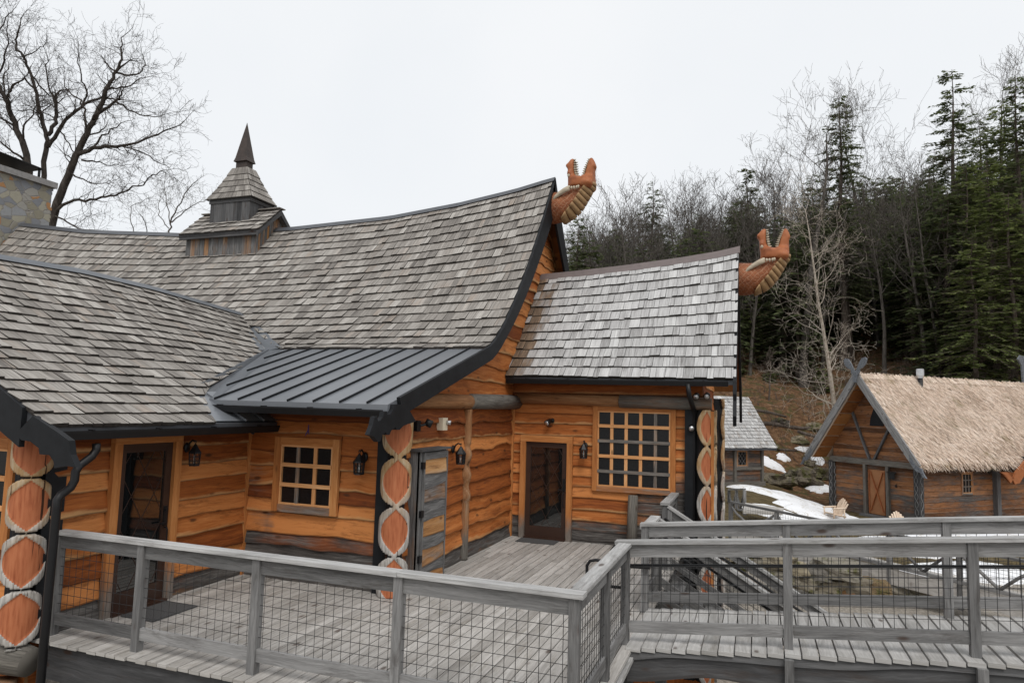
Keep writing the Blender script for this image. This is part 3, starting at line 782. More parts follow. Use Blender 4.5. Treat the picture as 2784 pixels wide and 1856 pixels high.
# ---- windows
def window(parent, s0, s1, z0, z1, mapf, nx, ny, tw=.11, bar=.05, wb=0.0, grey_h=(), grey_v=(), seed=0):
    R = random.Random(seed)
    def slabx(mb, a, b, c, d, o0, o1, w=0.0, r=None, wq=None):
        c8 = [mapf(a, c, o0), mapf(b, c, o0), mapf(b, c, o1), mapf(a, c, o1), mapf(a, d, o0), mapf(b, d, o0), mapf(b, d, o1), mapf(a, d, o1)]
        if (b-a) >= (d-c): mb.hexa(c8, b-a, r, w, 0, (o1-o0, d-c), R.random()*5)
        else:
            k = [mapf(a, c, o0), mapf(a, d, o0), mapf(a, d, o1), mapf(a, c, o1), mapf(b, c, o0), mapf(b, d, o0), mapf(b, d, o1), mapf(b, c, o1)]
            mb.hexa(k, d-c, r, w, 0, (o1-o0, b-a), R.random()*5)
    mb = MB()
    slabx(mb, s0, s0+tw, z0, z1, 0, .055, wb); slabx(mb, s1-tw, s1, z0, z1, 0, .055, wb)
    slabx(mb, s0+tw, s1-tw, z1-tw, z1, 0, .057, wb); slabx(mb, s0+tw, s1-tw, z0, z0+tw*.95, 0, .062, wb+.55)
    w = mb.build('window', 'trim', parent)
    a, b, c, d = s0+tw, s1-tw, z0+tw*.95, z1-tw
    mb = MB(); mb.poly([mapf(a, c, .004), mapf(b, c, .004), mapf(b, d, .004), mapf(a, d, .004)]); mb.build('pane', 'screen', w)
    mb = MB(); e = .028
    slabx(mb, a, a+e, c, d, .005, .038); slabx(mb, b-e, b, c, d, .005, .038); slabx(mb, a+e, b-e, c, c+e, .005, .04); slabx(mb, a+e, b-e, d-e, d, .005, .04)
    for i in range(1, nx):
        x = a+(b-a)*i/nx; slabx(mb, x-bar/2, x+bar/2, c+e, d-e, .008, .034, .75 if i in grey_v else 0)
    for j in range(1, ny):
        z = c+(d-c)*j/ny; slabx(mb, a+.01, b-.01, z-bar/2, z+bar/2, .0345, .052, .8 if j in grey_h else 0)
    mb.build('lattice', 'lattice', w)
    return w
window(lodge, -7.0, -5.84, 1.01, 2.13, wall_map_y(8.83), 3, 3, .115, .058, 0.05, grey_v=(1,), seed=1)
window(lodge, -3.15, -1.5, 1.05, 2.75, wall_map_y(13.77), 5, 5, .10, .062, 0.0, grey_h=(1, 3), grey_v=(4,), seed=2)
window(lodge, -9.16, -7.97, .93, 2.17, wall_map_y(5.56), 3, 3, .12, .06, 0.12, seed=3)

# ---- doors
def door(parent, s0, s1, z1, mapf, tw, hinge_right=False, dark_glass=True, head=.12, flip=False):
    def bx(mb, a, b, c, d, o0, o1, w=0.0, r=None):
        tall = (d-c) > (b-a)
        if tall: k = [mapf(a, c, o0), mapf(a, d, o0), mapf(a, d, o1), mapf(a, c, o1), mapf(b, c, o0), mapf(b, d, o0), mapf(b, d, o1), mapf(b, c, o1)]
        else: k = [mapf(a, c, o0), mapf(b, c, o0), mapf(b, c, o1), mapf(a, c, o1), mapf(a, d, o0), mapf(b, d, o0), mapf(b, d, o1), mapf(a, d, o1)]
        mb.hexa(k, max(d-c, b-a), r, w, 0, (o1-o0, min(d-c, b-a)))
    mb = MB()
    for (a, b) in ((s0, s0+tw), (s1-tw, s1)):
        bx(mb, a, b, 0, z1-head, 0, .075, [.95, -.85, -.85, .95, .95, -.85, -.85, .95], .5)
    bx(mb, s0-.0, s1+.0, z1-head, z1, 0, .08)
    d = mb.build('door', 'trim', parent)
    a, b, t = s0+tw, s1-tw, z1-head
    mb = MB(); f = .105
    bx(mb, a, a+f, .03, t, -.03, .02); bx(mb, b-f, b, .03, t, -.03, .02); bx(mb, a+f, b-f, t-f*1.1, t, -.03, .019); bx(mb, a+f, b-f, .03, .25, -.03, .019)
    mb.build('door_leaf', 'brown_frame', d)
    mb = MB(); mb.poly([mapf(a+f, .25, -.004), mapf(b-f, .25, -.004), mapf(b-f, t-f*1.1, -.004), mapf(a+f, t-f*1.1, -.004)]); mb.build('glass', 'glass', d)
    mb = MB()  # faint diamond leading behind the glass surface
    ga, gb, gc, gd = a+f, b-f, .25, t-f*1.1
    for k in range(-3, 4):
        for sg in (1, -1):
            p = []
            for sx in (ga, gb):
                z = (gc+gd)/2+k*.62+sg*(sx-(ga+gb)/2)*1.75; p.append((sx, z))
            (x0, zz0), (x1, zz1) = p
            def clipz(x0, z0, x1, z1):
                pts = []
                for t_ in np.linspace(0, 1, 60):
                    z = z0+(z1-z0)*t_
                    if gc < z < gd: pts.append((x0+(x1-x0)*t_, z))
                return pts
            c = clipz(x0, zz0, x1, zz1)
            if len(c) > 1: mb.beam(mapf(c[0][0], c[0][1], -.002), mapf(c[-1][0], c[-1][1], -.002), .007, .006, Vector(mapf(0, 0, 1))-Vector(mapf(0, 0, 0)))
    mb.build('leading', 'brown_frame', d)
    mb = MB(); hx = b-.06 if not flip else a+.06
    bx(mb, hx-.028, hx+.028, .98, 1.24, .02, .035); 
    mb.beam(mapf(hx, 1.02, .06), mapf(hx-.11*(1 if not flip else -1), 1.02, .065), .018, .02)
    mb.tube([mapf(hx, .96, .03), mapf(hx, .955, .075), mapf(hx, .93, .085), mapf(hx, .70, .085), mapf(hx, .67, .03)], .010, 6)
    mb.tube([mapf(hx, 1.19, .03), mapf(hx, 1.19, .052)], .022, 10)
    mb.build('door_handle', 'black_metal', d)
    mb = MB(); bx(mb, a, b, 0.0, .03, -.02, .11, .5); mb.build('threshold', 'brown_frame', d)
    return d
door(lodge, 6.36, 7.42, 2.24, wall_map_x(-7.52), .115, head=.15)
door(lodge, -4.68, -3.56, 2.10, wall_map_y(13.76), .115, head=.13)

# ---- carved columns
def column(parent, cx, cy, z0, z1, faces, pitch, zoff, r0=.2, back=None, lim0=1.42, face0=1.0):
    """log carved into a chain of pointed lenses; faces = facing azimuths of the lens chains"""
    mb = MB(); nt = 120; nz = int((z1-z0)/.02); rows = []
    for k in range(nz+1):
        z = z0+(z1-z0)*k/nz; ph = ((z-zoff)/pitch) % 1.0; W = max(0.0, math.sin(PI*ph))
        lim = lim0*W**.55; fl = face0*max(0, math.sin(PI*ph))**1.25-.10
        row = []
        for j in range(nt):
            th = 2*PI*j/nt; d = min(abs(math.atan2(math.sin(th-fa), math.cos(th-fa))) for fa in faces)
            rim = sstep(lim-d, -.07, .03); face = sstep(fl-d, -.02, .05)
            rad = r0*(.62+.38*rim-.10*face+.04*W*rim)
            row.append(mb.vert((cx+rad*math.cos(th), cy+rad*math.sin(th), z), .5*rim+.5*face*rim))
        rows.append(row)
    for k in range(nz):
        for j in range(nt):
            j2 = (j+1) % nt; mb.face((rows[k][j], rows[k][j2], rows[k+1][j2], rows[k+1][j]))
    mb.face(rows[-1]); mb.face(rows[0][::-1])
    o = mb.build('carved_post', 'carved', parent, True)
    if back:
        m2 = MB()
        for b in back: m2.box(*b)
        m2.build('back_board', 'black_paint', o)
    return o
column(lodge, GX+.04, 8.80, 0.0, 2.55, (-.98,), .685, -.12, .21, [(GX-.26, GX-.02, 8.76, 8.862, 0, 2.5), (GX+.0, GX+.06, 8.9, 9.05, 0, 2.5)], 1.75, 1.22)
column(lodge, -7.66, 5.50, -.05, 2.35, (-.62,), .60, -.03, .20, [(-7.92, -7.70, 5.50, 5.555, -.05, 2.3), (-7.54, -7.50, 5.55, 5.8, 0, 2.3)], 1.9, 1.42)
column(lodge, -.98, 13.78, -2.3, 2.72, (-PI/2+.34, .20), .73, .57, .25, [(-1.32, -1.13, 13.66, 13.765, -2.3, 2.72), (-.99, -.93, 13.95, 14.2, -2.3, 2.7)], .80, .56)
mb = MB(); mb.box(-.83, -.775, 13.575, 13.63, -2.3, 2.7, .5, .1); mb.build('corner_strip', 'trim', lodge)
column(lodge, -.98, 17.15, -2.3, 3.0, (.16, PI/2), .73, .57, .25, None, .8, .56)

# ---- cupola on the ridge
def Z7(x, y): return (450+x/4.126, 320+y/4.126)
cb = MB()
bx0, bx1, by0 = -15.20, -12.76, 14.74; by1 = 2*RIDGE_Y-by0; ce, cr = 7.24, 7.98
hb = .15; n = 15
for i in range(n):
    x0 = bx0+(bx1-bx0)*i/n; cb.box(x0+.003, x0+(bx1-bx0)/n-.003, by0, by0+.03, 6.3, ce+.02, None, .25+.5*rng.random())
for i in range(18):
    y0 = by0+(by1-by0)*i/18; ym = y0+.07; zt = ce+(cr-ce)*(1-abs(ym-RIDGE_Y)/(RIDGE_Y-by0))-.05
    cb.box(bx1-.03, bx1, y0+.003, y0+(by1-by0)/18-.003, 6.45, zt, None, .1+.5*rng.random())
cb.box(bx0+.03, bx1-.035, by0+.035, by1, 6.3, ce, .5, .7)
cup = cb.build('cupola', 'cab_wood', lodge)
def f_cup(a, t): return Vector((a, RIDGE_Y-(RIDGE_Y-14.60)*t, 8.04-(8.04-7.24)*t))
cP, cB = make_P(f_cup, -13.4)
mb = MB(); slab(mb, f_cup, -15.34, -12.60, 4, 3, .01, .09); slab(mb, f_cup, -15.34, -12.60, 4, 3, .01, .09, mir=mirror_y); shingles(mb, cP, -15.35, -12.58, cB, .22, wmin=.1, wmax=.22)
for s in (1, -1): mb.beam((-15.35, RIDGE_Y-s*.06, 8.05), (-12.56, RIDGE_Y-s*.06, 8.05), .14, .03)
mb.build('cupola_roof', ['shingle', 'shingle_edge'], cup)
mb = MB(); mb.box(-15.32, -12.63, 14.60, 14.64, 7.10, 7.23, .4)
for s in (1, -1):
    mb.prism([(-12.64, RIDGE_Y, 8.01), (-12.64, RIDGE_Y-s*.90, 7.20), (-12.64, RIDGE_Y-s*.90, 7.07), (-12.64, RIDGE_Y, 7.86)], (.05, 0, 0), .4)
mb.build('cupola_fascia', 'dark_wood', cup)
mb = MB(); tx0, tx1 = -14.69, -13.31; tc = (tx0+tx1)/2; KY = .68; ty0 = RIDGE_Y-(tx1-tx0)/2*KY; ty1 = 2*RIDGE_Y-ty0
for i in range(10):
    w = (tx1-tx0)/10; mb.box(tx0+w*i+.002, tx0+w*(i+1)-.002, ty0, ty0+.03, 7.5, 8.35, None, .8); mb.box(tx1-.03, tx1, ty0+w*KY*i+(.032 if i == 0 else .002), ty0+w*KY*(i+1)-.002, 7.5, 8.35, None, .8)
mb.box(tx0+.032, tx1-.032, ty0+.032, ty1, 7.4, 8.3, .4); mb.build('cupola_tower', 'dark_wood', cup)
mb = MB(); hw = .775; z0, z1, ht = 8.33, 9.29, .27
nq = 5
def pw(z): k = (z1-z)/(z1-z0); return ht+(hw-ht)*(.8*k+.2*k*k)
for i in range(nq):
    za, zb = z0+(z1-z0)*i/nq, z0+(z1-z0)*(i+1)/nq+.03
    for (ux, uy) in ((0, -1), (1, 0), (0, 1), (-1, 0)):
        px, py = -uy, ux; wa, wb = pw(za)+.02, pw(min(zb, z1))+.004
        m = max(2, int(2*wa/.17)); cuts = sorted([-1]+[-1+2*(k+rng.uniform(-.25, .25))/m for k in range(1, m)]+[1])
        for k in range(m):
            g = .004; a, b = cuts[k]+g, cuts[k+1]-g
            def pt(u, w, z, o): return (tc+ux*(w+o)+px*u*w, RIDGE_Y+KY*(uy*(w+o)+py*u*w), z)
            r = min(1, max(0, rng.gauss(.42, .2)))
            mb.poly([pt(a, wa, za, .01), pt(b, wa, za, .01), pt(b, wb, zb, 0), pt(a, wb, zb, 0)], [(0, 0), (0, .17), (.22, .17), (.22, 0)], r)
            mb.poly([pt(a, wa, za-.028, 0), pt(b, wa, za-.028, 0), pt(b, wa, za, .01), pt(a, wa, za, .01)], None, r*.4, 0.0, 1)
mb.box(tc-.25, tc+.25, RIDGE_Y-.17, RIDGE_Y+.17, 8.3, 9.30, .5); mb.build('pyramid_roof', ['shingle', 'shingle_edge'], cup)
mb = MB(); w = hw-.05; mb.box(tc-w, tc+w, RIDGE_Y-w*KY, RIDGE_Y+w*KY, 8.20, 8.305, .4); mb.build('tower_fascia', 'dark_wood', cup)
mb = MB(); w = .19; mb.box(tc-w, tc+w, RIDGE_Y-w*KY, RIDGE_Y+w*KY, 9.25, 9.58, .5)
for (a, b, zz) in ((.29, .27, 9.52),):
    q4 = ((-1, -1), (1, -1), (1, 1), (-1, 1))
    c4 = [(tc+i*a*.82, RIDGE_Y+j*a*.82*.8, zz) for i, j in q4]
    m4 = [(tc+i*.20, RIDGE_Y+j*.16, zz+.12) for i, j in q4]
    tip = (tc, RIDGE_Y, 10.74); mb.poly(c4[::-1])
    for i in range(4):
        j = (i+1) % 4; mb.poly([c4[i], c4[j], m4[j], m4[i]]); mb.poly([m4[i], m4[j], tip])
mb.build('spire', 'spire', cup)

# ---- chimney behind the left end of the ridge
mb = MB(); mb.box(-24.9, -23.22, 13.2, 16.48, 0, 9.86, .5)
for k in range(26):
    z = 6.3+k*.138; mb.box(-23.6, -23.215-rng.random()*.03, 16.44, 16.49+rng.random()*.05, z, z+.1, .3)
ch = mb.build('chimney', 'chimney_stone', lodge)
mb = MB(); mb.box(-25.0, -23.12, 13.0, 16.6, 9.86, 10.06, .5); mb.build('chimney_cap', 'concrete', ch)
mb = MB(); mb.prism([(-23.3, 12.8, 10.62), (-23.3, 16.2, 10.42), (-24.9, 16.2, 10.42), (-24.9, 12.8, 10.62)], (0, 0, .03)); 
for (x, y) in ((-23.4, 16.1), (-24.8, 16.1), (-23.4, 13.2), (-24.8, 13.2)): mb.box(x-.03, x+.03, y-.03, y+.03, 10.05, 10.45)
mb.build('chimney_cover', 'black_metal', ch)

# ------------------------------------------------------------------ dragon heads
def Z5(x, y): return (1480+x/6.533, 400+y/6.533)
def dpt(x, y, dy=0.0): p = aty(*Z5(x, y), RIDGE_Y); return Vector((p[0], p[1]+dy, p[2]))
S5 = (Vector(dpt(1000, 500))-Vector(dpt(0, 500))).length/1000
def remeshed(name, mb, mat, parent, vox, smooth_n=6):
    o = mb.build(name, mat, parent, True)
    m = o.modifiers.new('r', 'REMESH'); m.mode = 'VOXEL'; m.voxel_size = vox; m.use_smooth_shade = True
    s = o.modifiers.new('s', 'SMOOTH'); s.factor = .5; s.iterations = smooth_n
    bpy.context.view_layer.update()
    ev = o.evaluated_get(bpy.context.evaluated_depsgraph_get()); me = bpy.data.meshes.new_from_object(ev)
    o.modifiers.clear(); old = o.data; o.data = me; me.name = name
    if not me.materials: me.materials.append(MAT[mat])
    me.polygons.foreach_set('use_smooth', np.ones(len(me.polygons), dtype=bool))
    bpy.data.meshes.remove(old); return o
dragon = thing('dragon_head', 'carved orange dragon head roaring on the peak of the tall main gable', 'dragon head', dpt(100, 1085), 'carved dragon heads on the roof ends')
mb = MB()
path = [(60, 1085, 276), (200, 1084, 274), (330, 1060, 262), (450, 1005, 240), (540, 925, 222), (600, 840, 215), (640, 745, 205), (650, 690, 180)]
mb.tube([dpt(x, y) for x, y, r in path], [r*S5 for x, y, r in path], 22, cap=True, squash=(.82, 1))
remeshed('neck', mb, 'scales', dragon, .03, 3)
mb = MB()
def pz(pts, half):
    mb.prism([dpt(x, y, -half) for x, y in pts], (0, 2*half, 0))
def pz2(pts, h0, h1, cx, cy, sx=1.0):
    """bulged slab: wide in the middle"""
    a = [dpt(cx+(x-cx)*sx, y, 0) for x, y in pts]; c = dpt(cx, cy)
    n = len(a); fr = [mb.vert(p+Vector((0, -h0, 0))) for p in a]; bk = [mb.vert(p+Vector((0, h0, 0))) for p in a]
    inf = [mb.vert(p*.62+c*.38+Vector((0, -h1, 0))) for p in a]; inb = [mb.vert(p*.62+c*.38+Vector((0, h1, 0))) for p in a]
    for k in range(n):
        j = (k+1) % n
        mb.face((fr[k], fr[j], inf[j], inf[k])); mb.face((bk[j], bk[k], inb[k], inb[j])); mb.face((fr[j], fr[k], bk[k], bk[j]))
    mb.face(inf); mb.face(inb[::-1])
head = [(425, 775), (428, 640), (425, 560), (560, 520), (600, 548), (700, 548), (730, 520), (910, 520), (912, 640), (900, 710), (850, 770), (780, 770), (690, 760), (560, 770)]
pz2(head, .16, .28, 665, 650, .93)
uj = [(425, 570), (428, 520), (432, 480), (412, 400), (397, 345), (432, 292), (485, 236), (545, 222), (568, 236), (556, 330), (556, 430), (572, 500), (590, 560)]
pz2(uj, .10, .155, 478, 440, .80)
lj = [(690, 560), (706, 500), (728, 430), (762, 330), (800, 238), (832, 203), (872, 205), (905, 255), (938, 330), (932, 366), (908, 366), (907, 450), (908, 540), (860, 600)]
pz2(lj, .10, .15, 845, 420, .80)
for sg in (1, -1):  # cheek bulge, brow ridge, nostril
    mb.blob(dpt(790, 680, sg*.22), .14, .14, .12, 1, .05); mb.blob(dpt(470, 500, sg*.15), .06, .06, .09, 1, .05); mb.blob(dpt(425, 350, sg*.08), .05, .06, .05, 1, .05)
remeshed('head', mb, 'dragon', dragon, .026, 5)
mb = MB()  # dark mouth lining
mb.prism([dpt(x, y, -.085) for x, y in ((548, 240), (556, 430), (590, 545), (690, 548), (728, 430), (795, 245), (815, 260), (760, 440), (720, 565), (590, 575), (545, 440), (545, 250))], (0, .17, 0)); mb.build('mouth', 'black_paint', dragon)
TU = [(560, 252), (563, 292), (563, 330), (563, 372), (565, 412), (570, 452), (578, 492), (590, 528)]
TL = [(806, 240), (792, 272), (778, 306), (764, 340), (748, 374), (736, 410), (726, 446), (718, 484), (710, 520)]
for (lst, dx, dy) in ((TU, 44, -8), (TL, -42, 4)):
    for i, (x, y) in enumerate(lst):
        for sg in (1, -1):
            k = .7+.5*(i/len(lst)); m2 = MB()
            m2.tube([dpt(x-dx*.45, y, sg*.10), dpt(x+dx*.3*k, y+dy*.4, sg*.10), dpt(x+dx*.75*k, y+dy-10, sg*.098)], [.026*k, .017*k, .002], 6); m2.build('tooth', 'ivory', dragon, True)
for sg in (1, -1):
    m2 = MB(); m2.tube([dpt(500, 790, sg*.30), dpt(420, 835, sg*.31), dpt(330, 890, sg*.30), dpt(250, 950, sg*.28), dpt(205, 1000, sg*.27), dpt(185, 1025, sg*.265)], [.062, .062, .055, .04, .02, .004], 12, squash=(.8, 1)); m2.build('horn', 'ivory', dragon, True)
    m2 = MB(); m2.blob(dpt(470, 553, sg*.20), .033, .035, .042, 0, 0); m2.build('eye', 'ivory', dragon, True)
    for (x, y) in ((495, 785), (538, 795), (582, 792), (628, 785), (658, 775)):
        m2 = MB(); m2.tube([dpt(x, y-25, sg*.29), dpt(x, y, sg*.31), dpt(x+3, y+28, sg*.30)], [.026, .026, .006], 8); m2.build('neck_spike', 'ivory', dragon, True)
bp = [(868, 650, 690), (842, 735, 760), (800, 800, 725), (760, 870, 670), (715, 945, 620), (665, 1020, 575), (610, 1090, 535), (540, 1165, 500), (450, 1245, 455), (345, 1320, 390)]
bel = [((905, 640), (855, 660)), ((895, 715), (835, 690)), ((838, 785), (752, 735)), ((795, 870), (700, 800)), ((748, 950), (655, 860)), ((700, 1035), (605, 940)), ((640, 1120), (550, 1020)), ((568, 1205), (490, 1090)), ((455, 1285), (420, 1180)), ((320, 1352), (340, 1320))]
for i in range(len(bel)-1):
    (o0, i0), (o1, i1) = bel[i], bel[i+1]
    m2 = MB(); k = .06
    def lerp(a, b, t): return (a[0]+(b[0]-a[0])*t, a[1]+(b[1]-a[1])*t)
    A0, A1 = lerp(o0, o1, .04), lerp(o0, o1, .90); B0, B1 = lerp(i0, i1, .04), lerp(i0, i1, .90)
    W = .12 if i < 2 else (.20 if i < 7 else .17)
    rows = []
    for t_ in np.linspace(0, 1, 9):      # arc across the throat
        ang = PI*(t_-.5); side = math.sin(ang)*(W+.06); depth = 1-abs(math.sin(ang))**2.2
        q = []
        for (Bq, Aq) in ((B0, A0), (B1, A1)):
            b = dpt(*Bq); a = dpt(*Aq); p = b+(a-b)*(depth*1.10+.05)
            q.append(Vector((p.x, RIDGE_Y+side*1.18, p.z)))
        rows.append([m2.vert(q[0]), m2.vert(q[1])])
    for j in range(8): m2.face((rows[j][0], rows[j+1][0], rows[j+1][1], rows[j][1]))
    o = m2.build('belly_plate', 'belly', dragon, True)
    md = o.modifiers.new('thick', 'SOLIDIFY'); md.thickness = .03; md.offset = 0
d2 = copy_tree(dragon)
tgt = aty(1980+215/6.533, 590+1105/6.533, RIDGE_Y); src = dpt(120, 1085)
d2.location = tuple(Vector(dragon.location)+Vector((tgt[0]-src[0], 0, tgt[2]-src[2])))
d2.scale = (.93, .93, .93)
d2['label'] = 'carved orange dragon head roaring on the lower roof end in front of the forest'

# ------------------------------------------------------------------ small things on the walls
def lantern(loc, out, label, h=.36):
    t = thing('wall_lantern', label, 'lantern', loc, 'black wall lanterns'); c = Vector(loc); o = Vector(out); up = Vector((0, 0, 1))
    w = .085
    mb = MB(); back = c-o*.19
    mb.tube([back+up*.16, back+up*.16+o*.03], [.065, .055], 14, squash=(1, 1.4)); mb.tube([back+up*.16+o*.03, back+up*.24+o*.06, back+up*.29+o*.12, c+up*.27], [.02, .018, .016, .014], 8)
    for k in range(10):
        a = 2*PI*k/10; b = 2*PI*(k+1)/10; r = .028; s = o.cross(up)
        mb.tube([c+up*(.268+r*math.sin(a))+s*r*math.cos(a)*.8, c+up*(.268+r*math.sin(b))+s*r*math.cos(b)*.8], .005, 5)
    mb.build('bracket', 'black_metal', t, True)
    mb = MB(); n = 6
    ring = [[c+Vector((math.cos(2*PI*k/n+.3)*r, math.sin(2*PI*k/n+.3)*r, z)) for k in range(n)] for r, z in ((.118, .07), (.112, .09), (.06, .16), (.03, .21), (.008, .235))]
    for a in range(4):
        for k in range(n): j = (k+1) % n; mb.poly([ring[a][k], ring[a][j], ring[a+1][j], ring[a+1][k]])
    mb.poly(ring[0][::-1]); mb.poly(ring[4]); mb.build('lantern_roof', 'black_metal', t)
    mb = MB()
    P = lambda k, z, r=.09: c+Vector((math.cos(2*PI*k/n+.3)*r, math.sin(2*PI*k/n+.3)*r, z))
    for k in range(n):
        mb.tube([P(k, -.13, .086), P(k, .075, .10)], .010, 5)
        for f in (.33, .67): 
            a = P(k, -.13, .086)*(1-f)+P(k+1, -.13, .086)*f; b = P(k, .075, .10)*(1-f)+P(k+1, .075, .10)*f; mb.tube([a, b], .0045, 4)
        for z in (-.06, .01): mb.tube([P(k, z, .092), P(k+1, z, .092)], .0045, 4)
        mb.poly([P(k, -.145, .095), P(k+1, -.145, .095), P(k+1, -.12, .09), P(k, -.12, .09)])
    mb.poly([P(k, -.145, .095) for k in range(n)][::-1]); mb.poly([P(k, -.12, .09) for k in range(n)])
    mb.build('cage', 'black_metal', t)
    mb = MB(); mb.tube([c-up*.11, c-up*.0], .015, 8); mb.tube([c-up*.0, c+up*.03, c+up*.06], [.014, .014, .003], 8); mb.build('candle', 'bulb', t, True)
_lan = lantern
def lantern(loc, out, label):
    _lan(loc, out, label)
    t = [o for o in COL.objects if o.get('label') == label][0]; t.scale = (.8, .8, .8)
    o = Vector(out); t.location = tuple(Vector(loc)-o*.038)
lantern(atx(535, 1243, -7.28), (1, 0, 0), 'black lantern on the left wing wall between the dark door and the corner')
lantern(aty(972, 1268, 8.63), (0, -1, 0), 'black lantern between the small nine pane window and the carved column')
lantern(atx(1258, 1243, GX+.25), (1, 0, 0), 'black lantern on the gable wall above the cabinet beside the wall post')
lantern(aty(1585, 1230, 13.55), (0, -1, 0), 'black lantern between the glass door and the large lattice window')
def flood(p, out, label):
    t = thing('floodlight', label, 'floodlight', p, 'small round floodlights'); c = Vector(p); o = Vector(out)
    mb = MB(); mb.tube([c-o*.16, c-o*.13], [.05, .045], 12); mb.tube([c-o*.13, c-o*.06], .02, 8); mb.tube([c-o*.07+Vector((0, 0, .02)), c+o*.03-Vector((0, 0, .01)), c+o*.05-Vector((0, 0, .015))], [.045, .062, .062], 14); mb.build('lamp_body', 'black_metal', t, True)
    mb = MB(); mb.tube([c+o*.045-Vector((0, 0, .014)), c+o*.056-Vector((0, 0, .017))], .05, 14); mb.build('lens', 'steel', t, True)
flood(aty(1490, 1147, 13.62), (-.35, -.9, -.2), 'small round floodlight above the glass door of the right wing')
flood(aty(1880, 1162, 13.62), (0.1, -1, -.1), 'small round floodlight to the right of the large lattice window')
flood(aty(1893, 1076, 13.52), (0.0, -1, -.1), 'small lamp on the log beam left of the far downspout')
flood(aty(1922, 1075, 13.52), (0.0, -1, -.1), 'small lamp on the log beam right of the far downspout')
p = atx(1128, 1157, GX+.08)
t_ = thing('security_camera', 'black camera on a bracket left of the cream box on the gable wall', 'camera', p); c = Vector(p)
mb = MB(); mb.box(c[0]-.05, c[0]+.07, c[1]-.06, c[1]+.06, c[2]-.08, c[2]+.08); mb.build('camera_base', 'black_metal', t_)
mb = MB(); mb.tube([c+Vector((.06, .03, 0)), c+Vector((.1, .14, .02)), c+Vector((.1, .2, .03))], .018, 8); mb.tube([c+Vector((.08, .19, .06)), c+Vector((.16, .24, .02))], [.055, .06], 12); mb.build('camera_head', 'black_metal', t_, True)
p = atx(1203, 1152, GX+.08); c = Vector(p)
t_ = thing('junction_box', 'cream box with a small lamp fixed on the upper gable wall', 'electric box', p)
mb = MB(); mb.box(c[0]-.06, c[0]+.05, c[1]-.09, c[1]+.09, c[2]-.10, c[2]+.10); mb.build('box_body', 'cream_box', t_)
mb = MB(); mb.tube([c+Vector((.05, .05, .03)), c+Vector((.11, .08, .02))], [.035, .04], 10); mb.build('sensor', 'steel', t_, True)
# little purple hanging figure over the porch window
p = aty(838, 1172, 8.76); c = Vector(p)
t = NT('purple_ribbon'); MAT['purple'] = t.fin((.06,.04,.16), .6, .3)
t_ = thing('hanging_ribbon', 'tiny purple ribbon hanging above the small porch window', 'ribbon', p)
mb = MB(); mb.tube([c+Vector((0, .0, .10)), c+Vector((0, 0, .02)), c+Vector((-.05, 0, -.07))], [.006, .012, .004], 6); mb.tube([c+Vector((0, 0, .02)), c+Vector((.015, 0, -.05))], [.01, .004], 6); mb.build('ribbon', 'purple', t_)

# weathered cabinet
cab = thing('wooden_cabinet', 'tall weathered wooden cabinet with plank door against the gable wall', 'cabinet', (-4.8, 9.7, 0))
cx, cy0, cy1, ch_ = -4.70, 9.20, 10.12, 2.03
mb = MB()
mb.box(GX+.01, cx-.02, cy0, cy0+.03, 0, 1.98, .35, .55); mb.box(GX+.01, cx-.02, cy1-.03, cy1, 0, 1.98, .4, .5); mb.box(cx-.05, cx-.003, cy0+.0, cy0+.07, 0, 1.98, .5, .8); mb.box(GX-.0, cx-.06, cy0+.03, cy1-.03, .02, 1.97, .3, .5)
mb.build('cabinet_body', 'cab_wood', cab)
mb = MB(); siding(mb, wall_map_x(cx), cy0+.10, cy1-.05, .03, 1.86, (.14, .26), wxf=lambda s, z, ri: (.05, .75, .3, .65, .1, .8, .35, .7)[ri % 8], amp=.04, seed=91, lap=.02)
mb.box(cx-.04, cx, cy0+.08, cy1-.03, .02, 1.97, .4, .7); mb.box(cx, cx+.026, cy0+.075, cy0+.115, .02, 1.97, .3, .75); mb.box(cx, cx+.026, cy1-.06, cy1-.02, .02, 1.97, .3, .75); mb.box(cx, cx+.027, cy0+.115, cy1-.06, 1.86, 1.965, .4, .8)
dr = mb.build('cabinet_door', 'cab_wood', cab)
for z in (.42, 1.07, 1.78):
    m2 = MB(); m2.box(cx-.01, cx+.034, cy0+.01, cy0+.10, z-.05, z+.05); m2.build('hinge', 'black_metal', dr)
mb = MB(); mb.box(GX, cx+.05, cy0-.04, cy1+.04, 1.985, 2.02, .4, .9); mb.build('cabinet_top', 'dark_wood', cab)
mb = MB(); mb.box(-7.36, -6.84, 6.55, 7.25, .004, .018); tag(mb.build('door_mat', 'mat', None), 'dark rubber mat on the deck at the left wing door', 'door mat', 'door mats')
mb = MB(); mb.box(-4.58, -3.78, 13.22, 13.62, .004, .016); tag(mb.build('door_mat', 'mat', None), 'dark rubber mat on the deck at the far glass door', 'door mat', 'door mats')
# log post standing at the right wing wall
mb = MB(); mb.tube([(-2.32, 13.62, 0), (-2.31, 13.61, .5), (-2.30, 13.62, 1.02)], [.105, .10, .095], 12, .4, .62); tag(mb.build('log_post', 'log', None, True), 'short grey log post standing under the large lattice window', 'post')

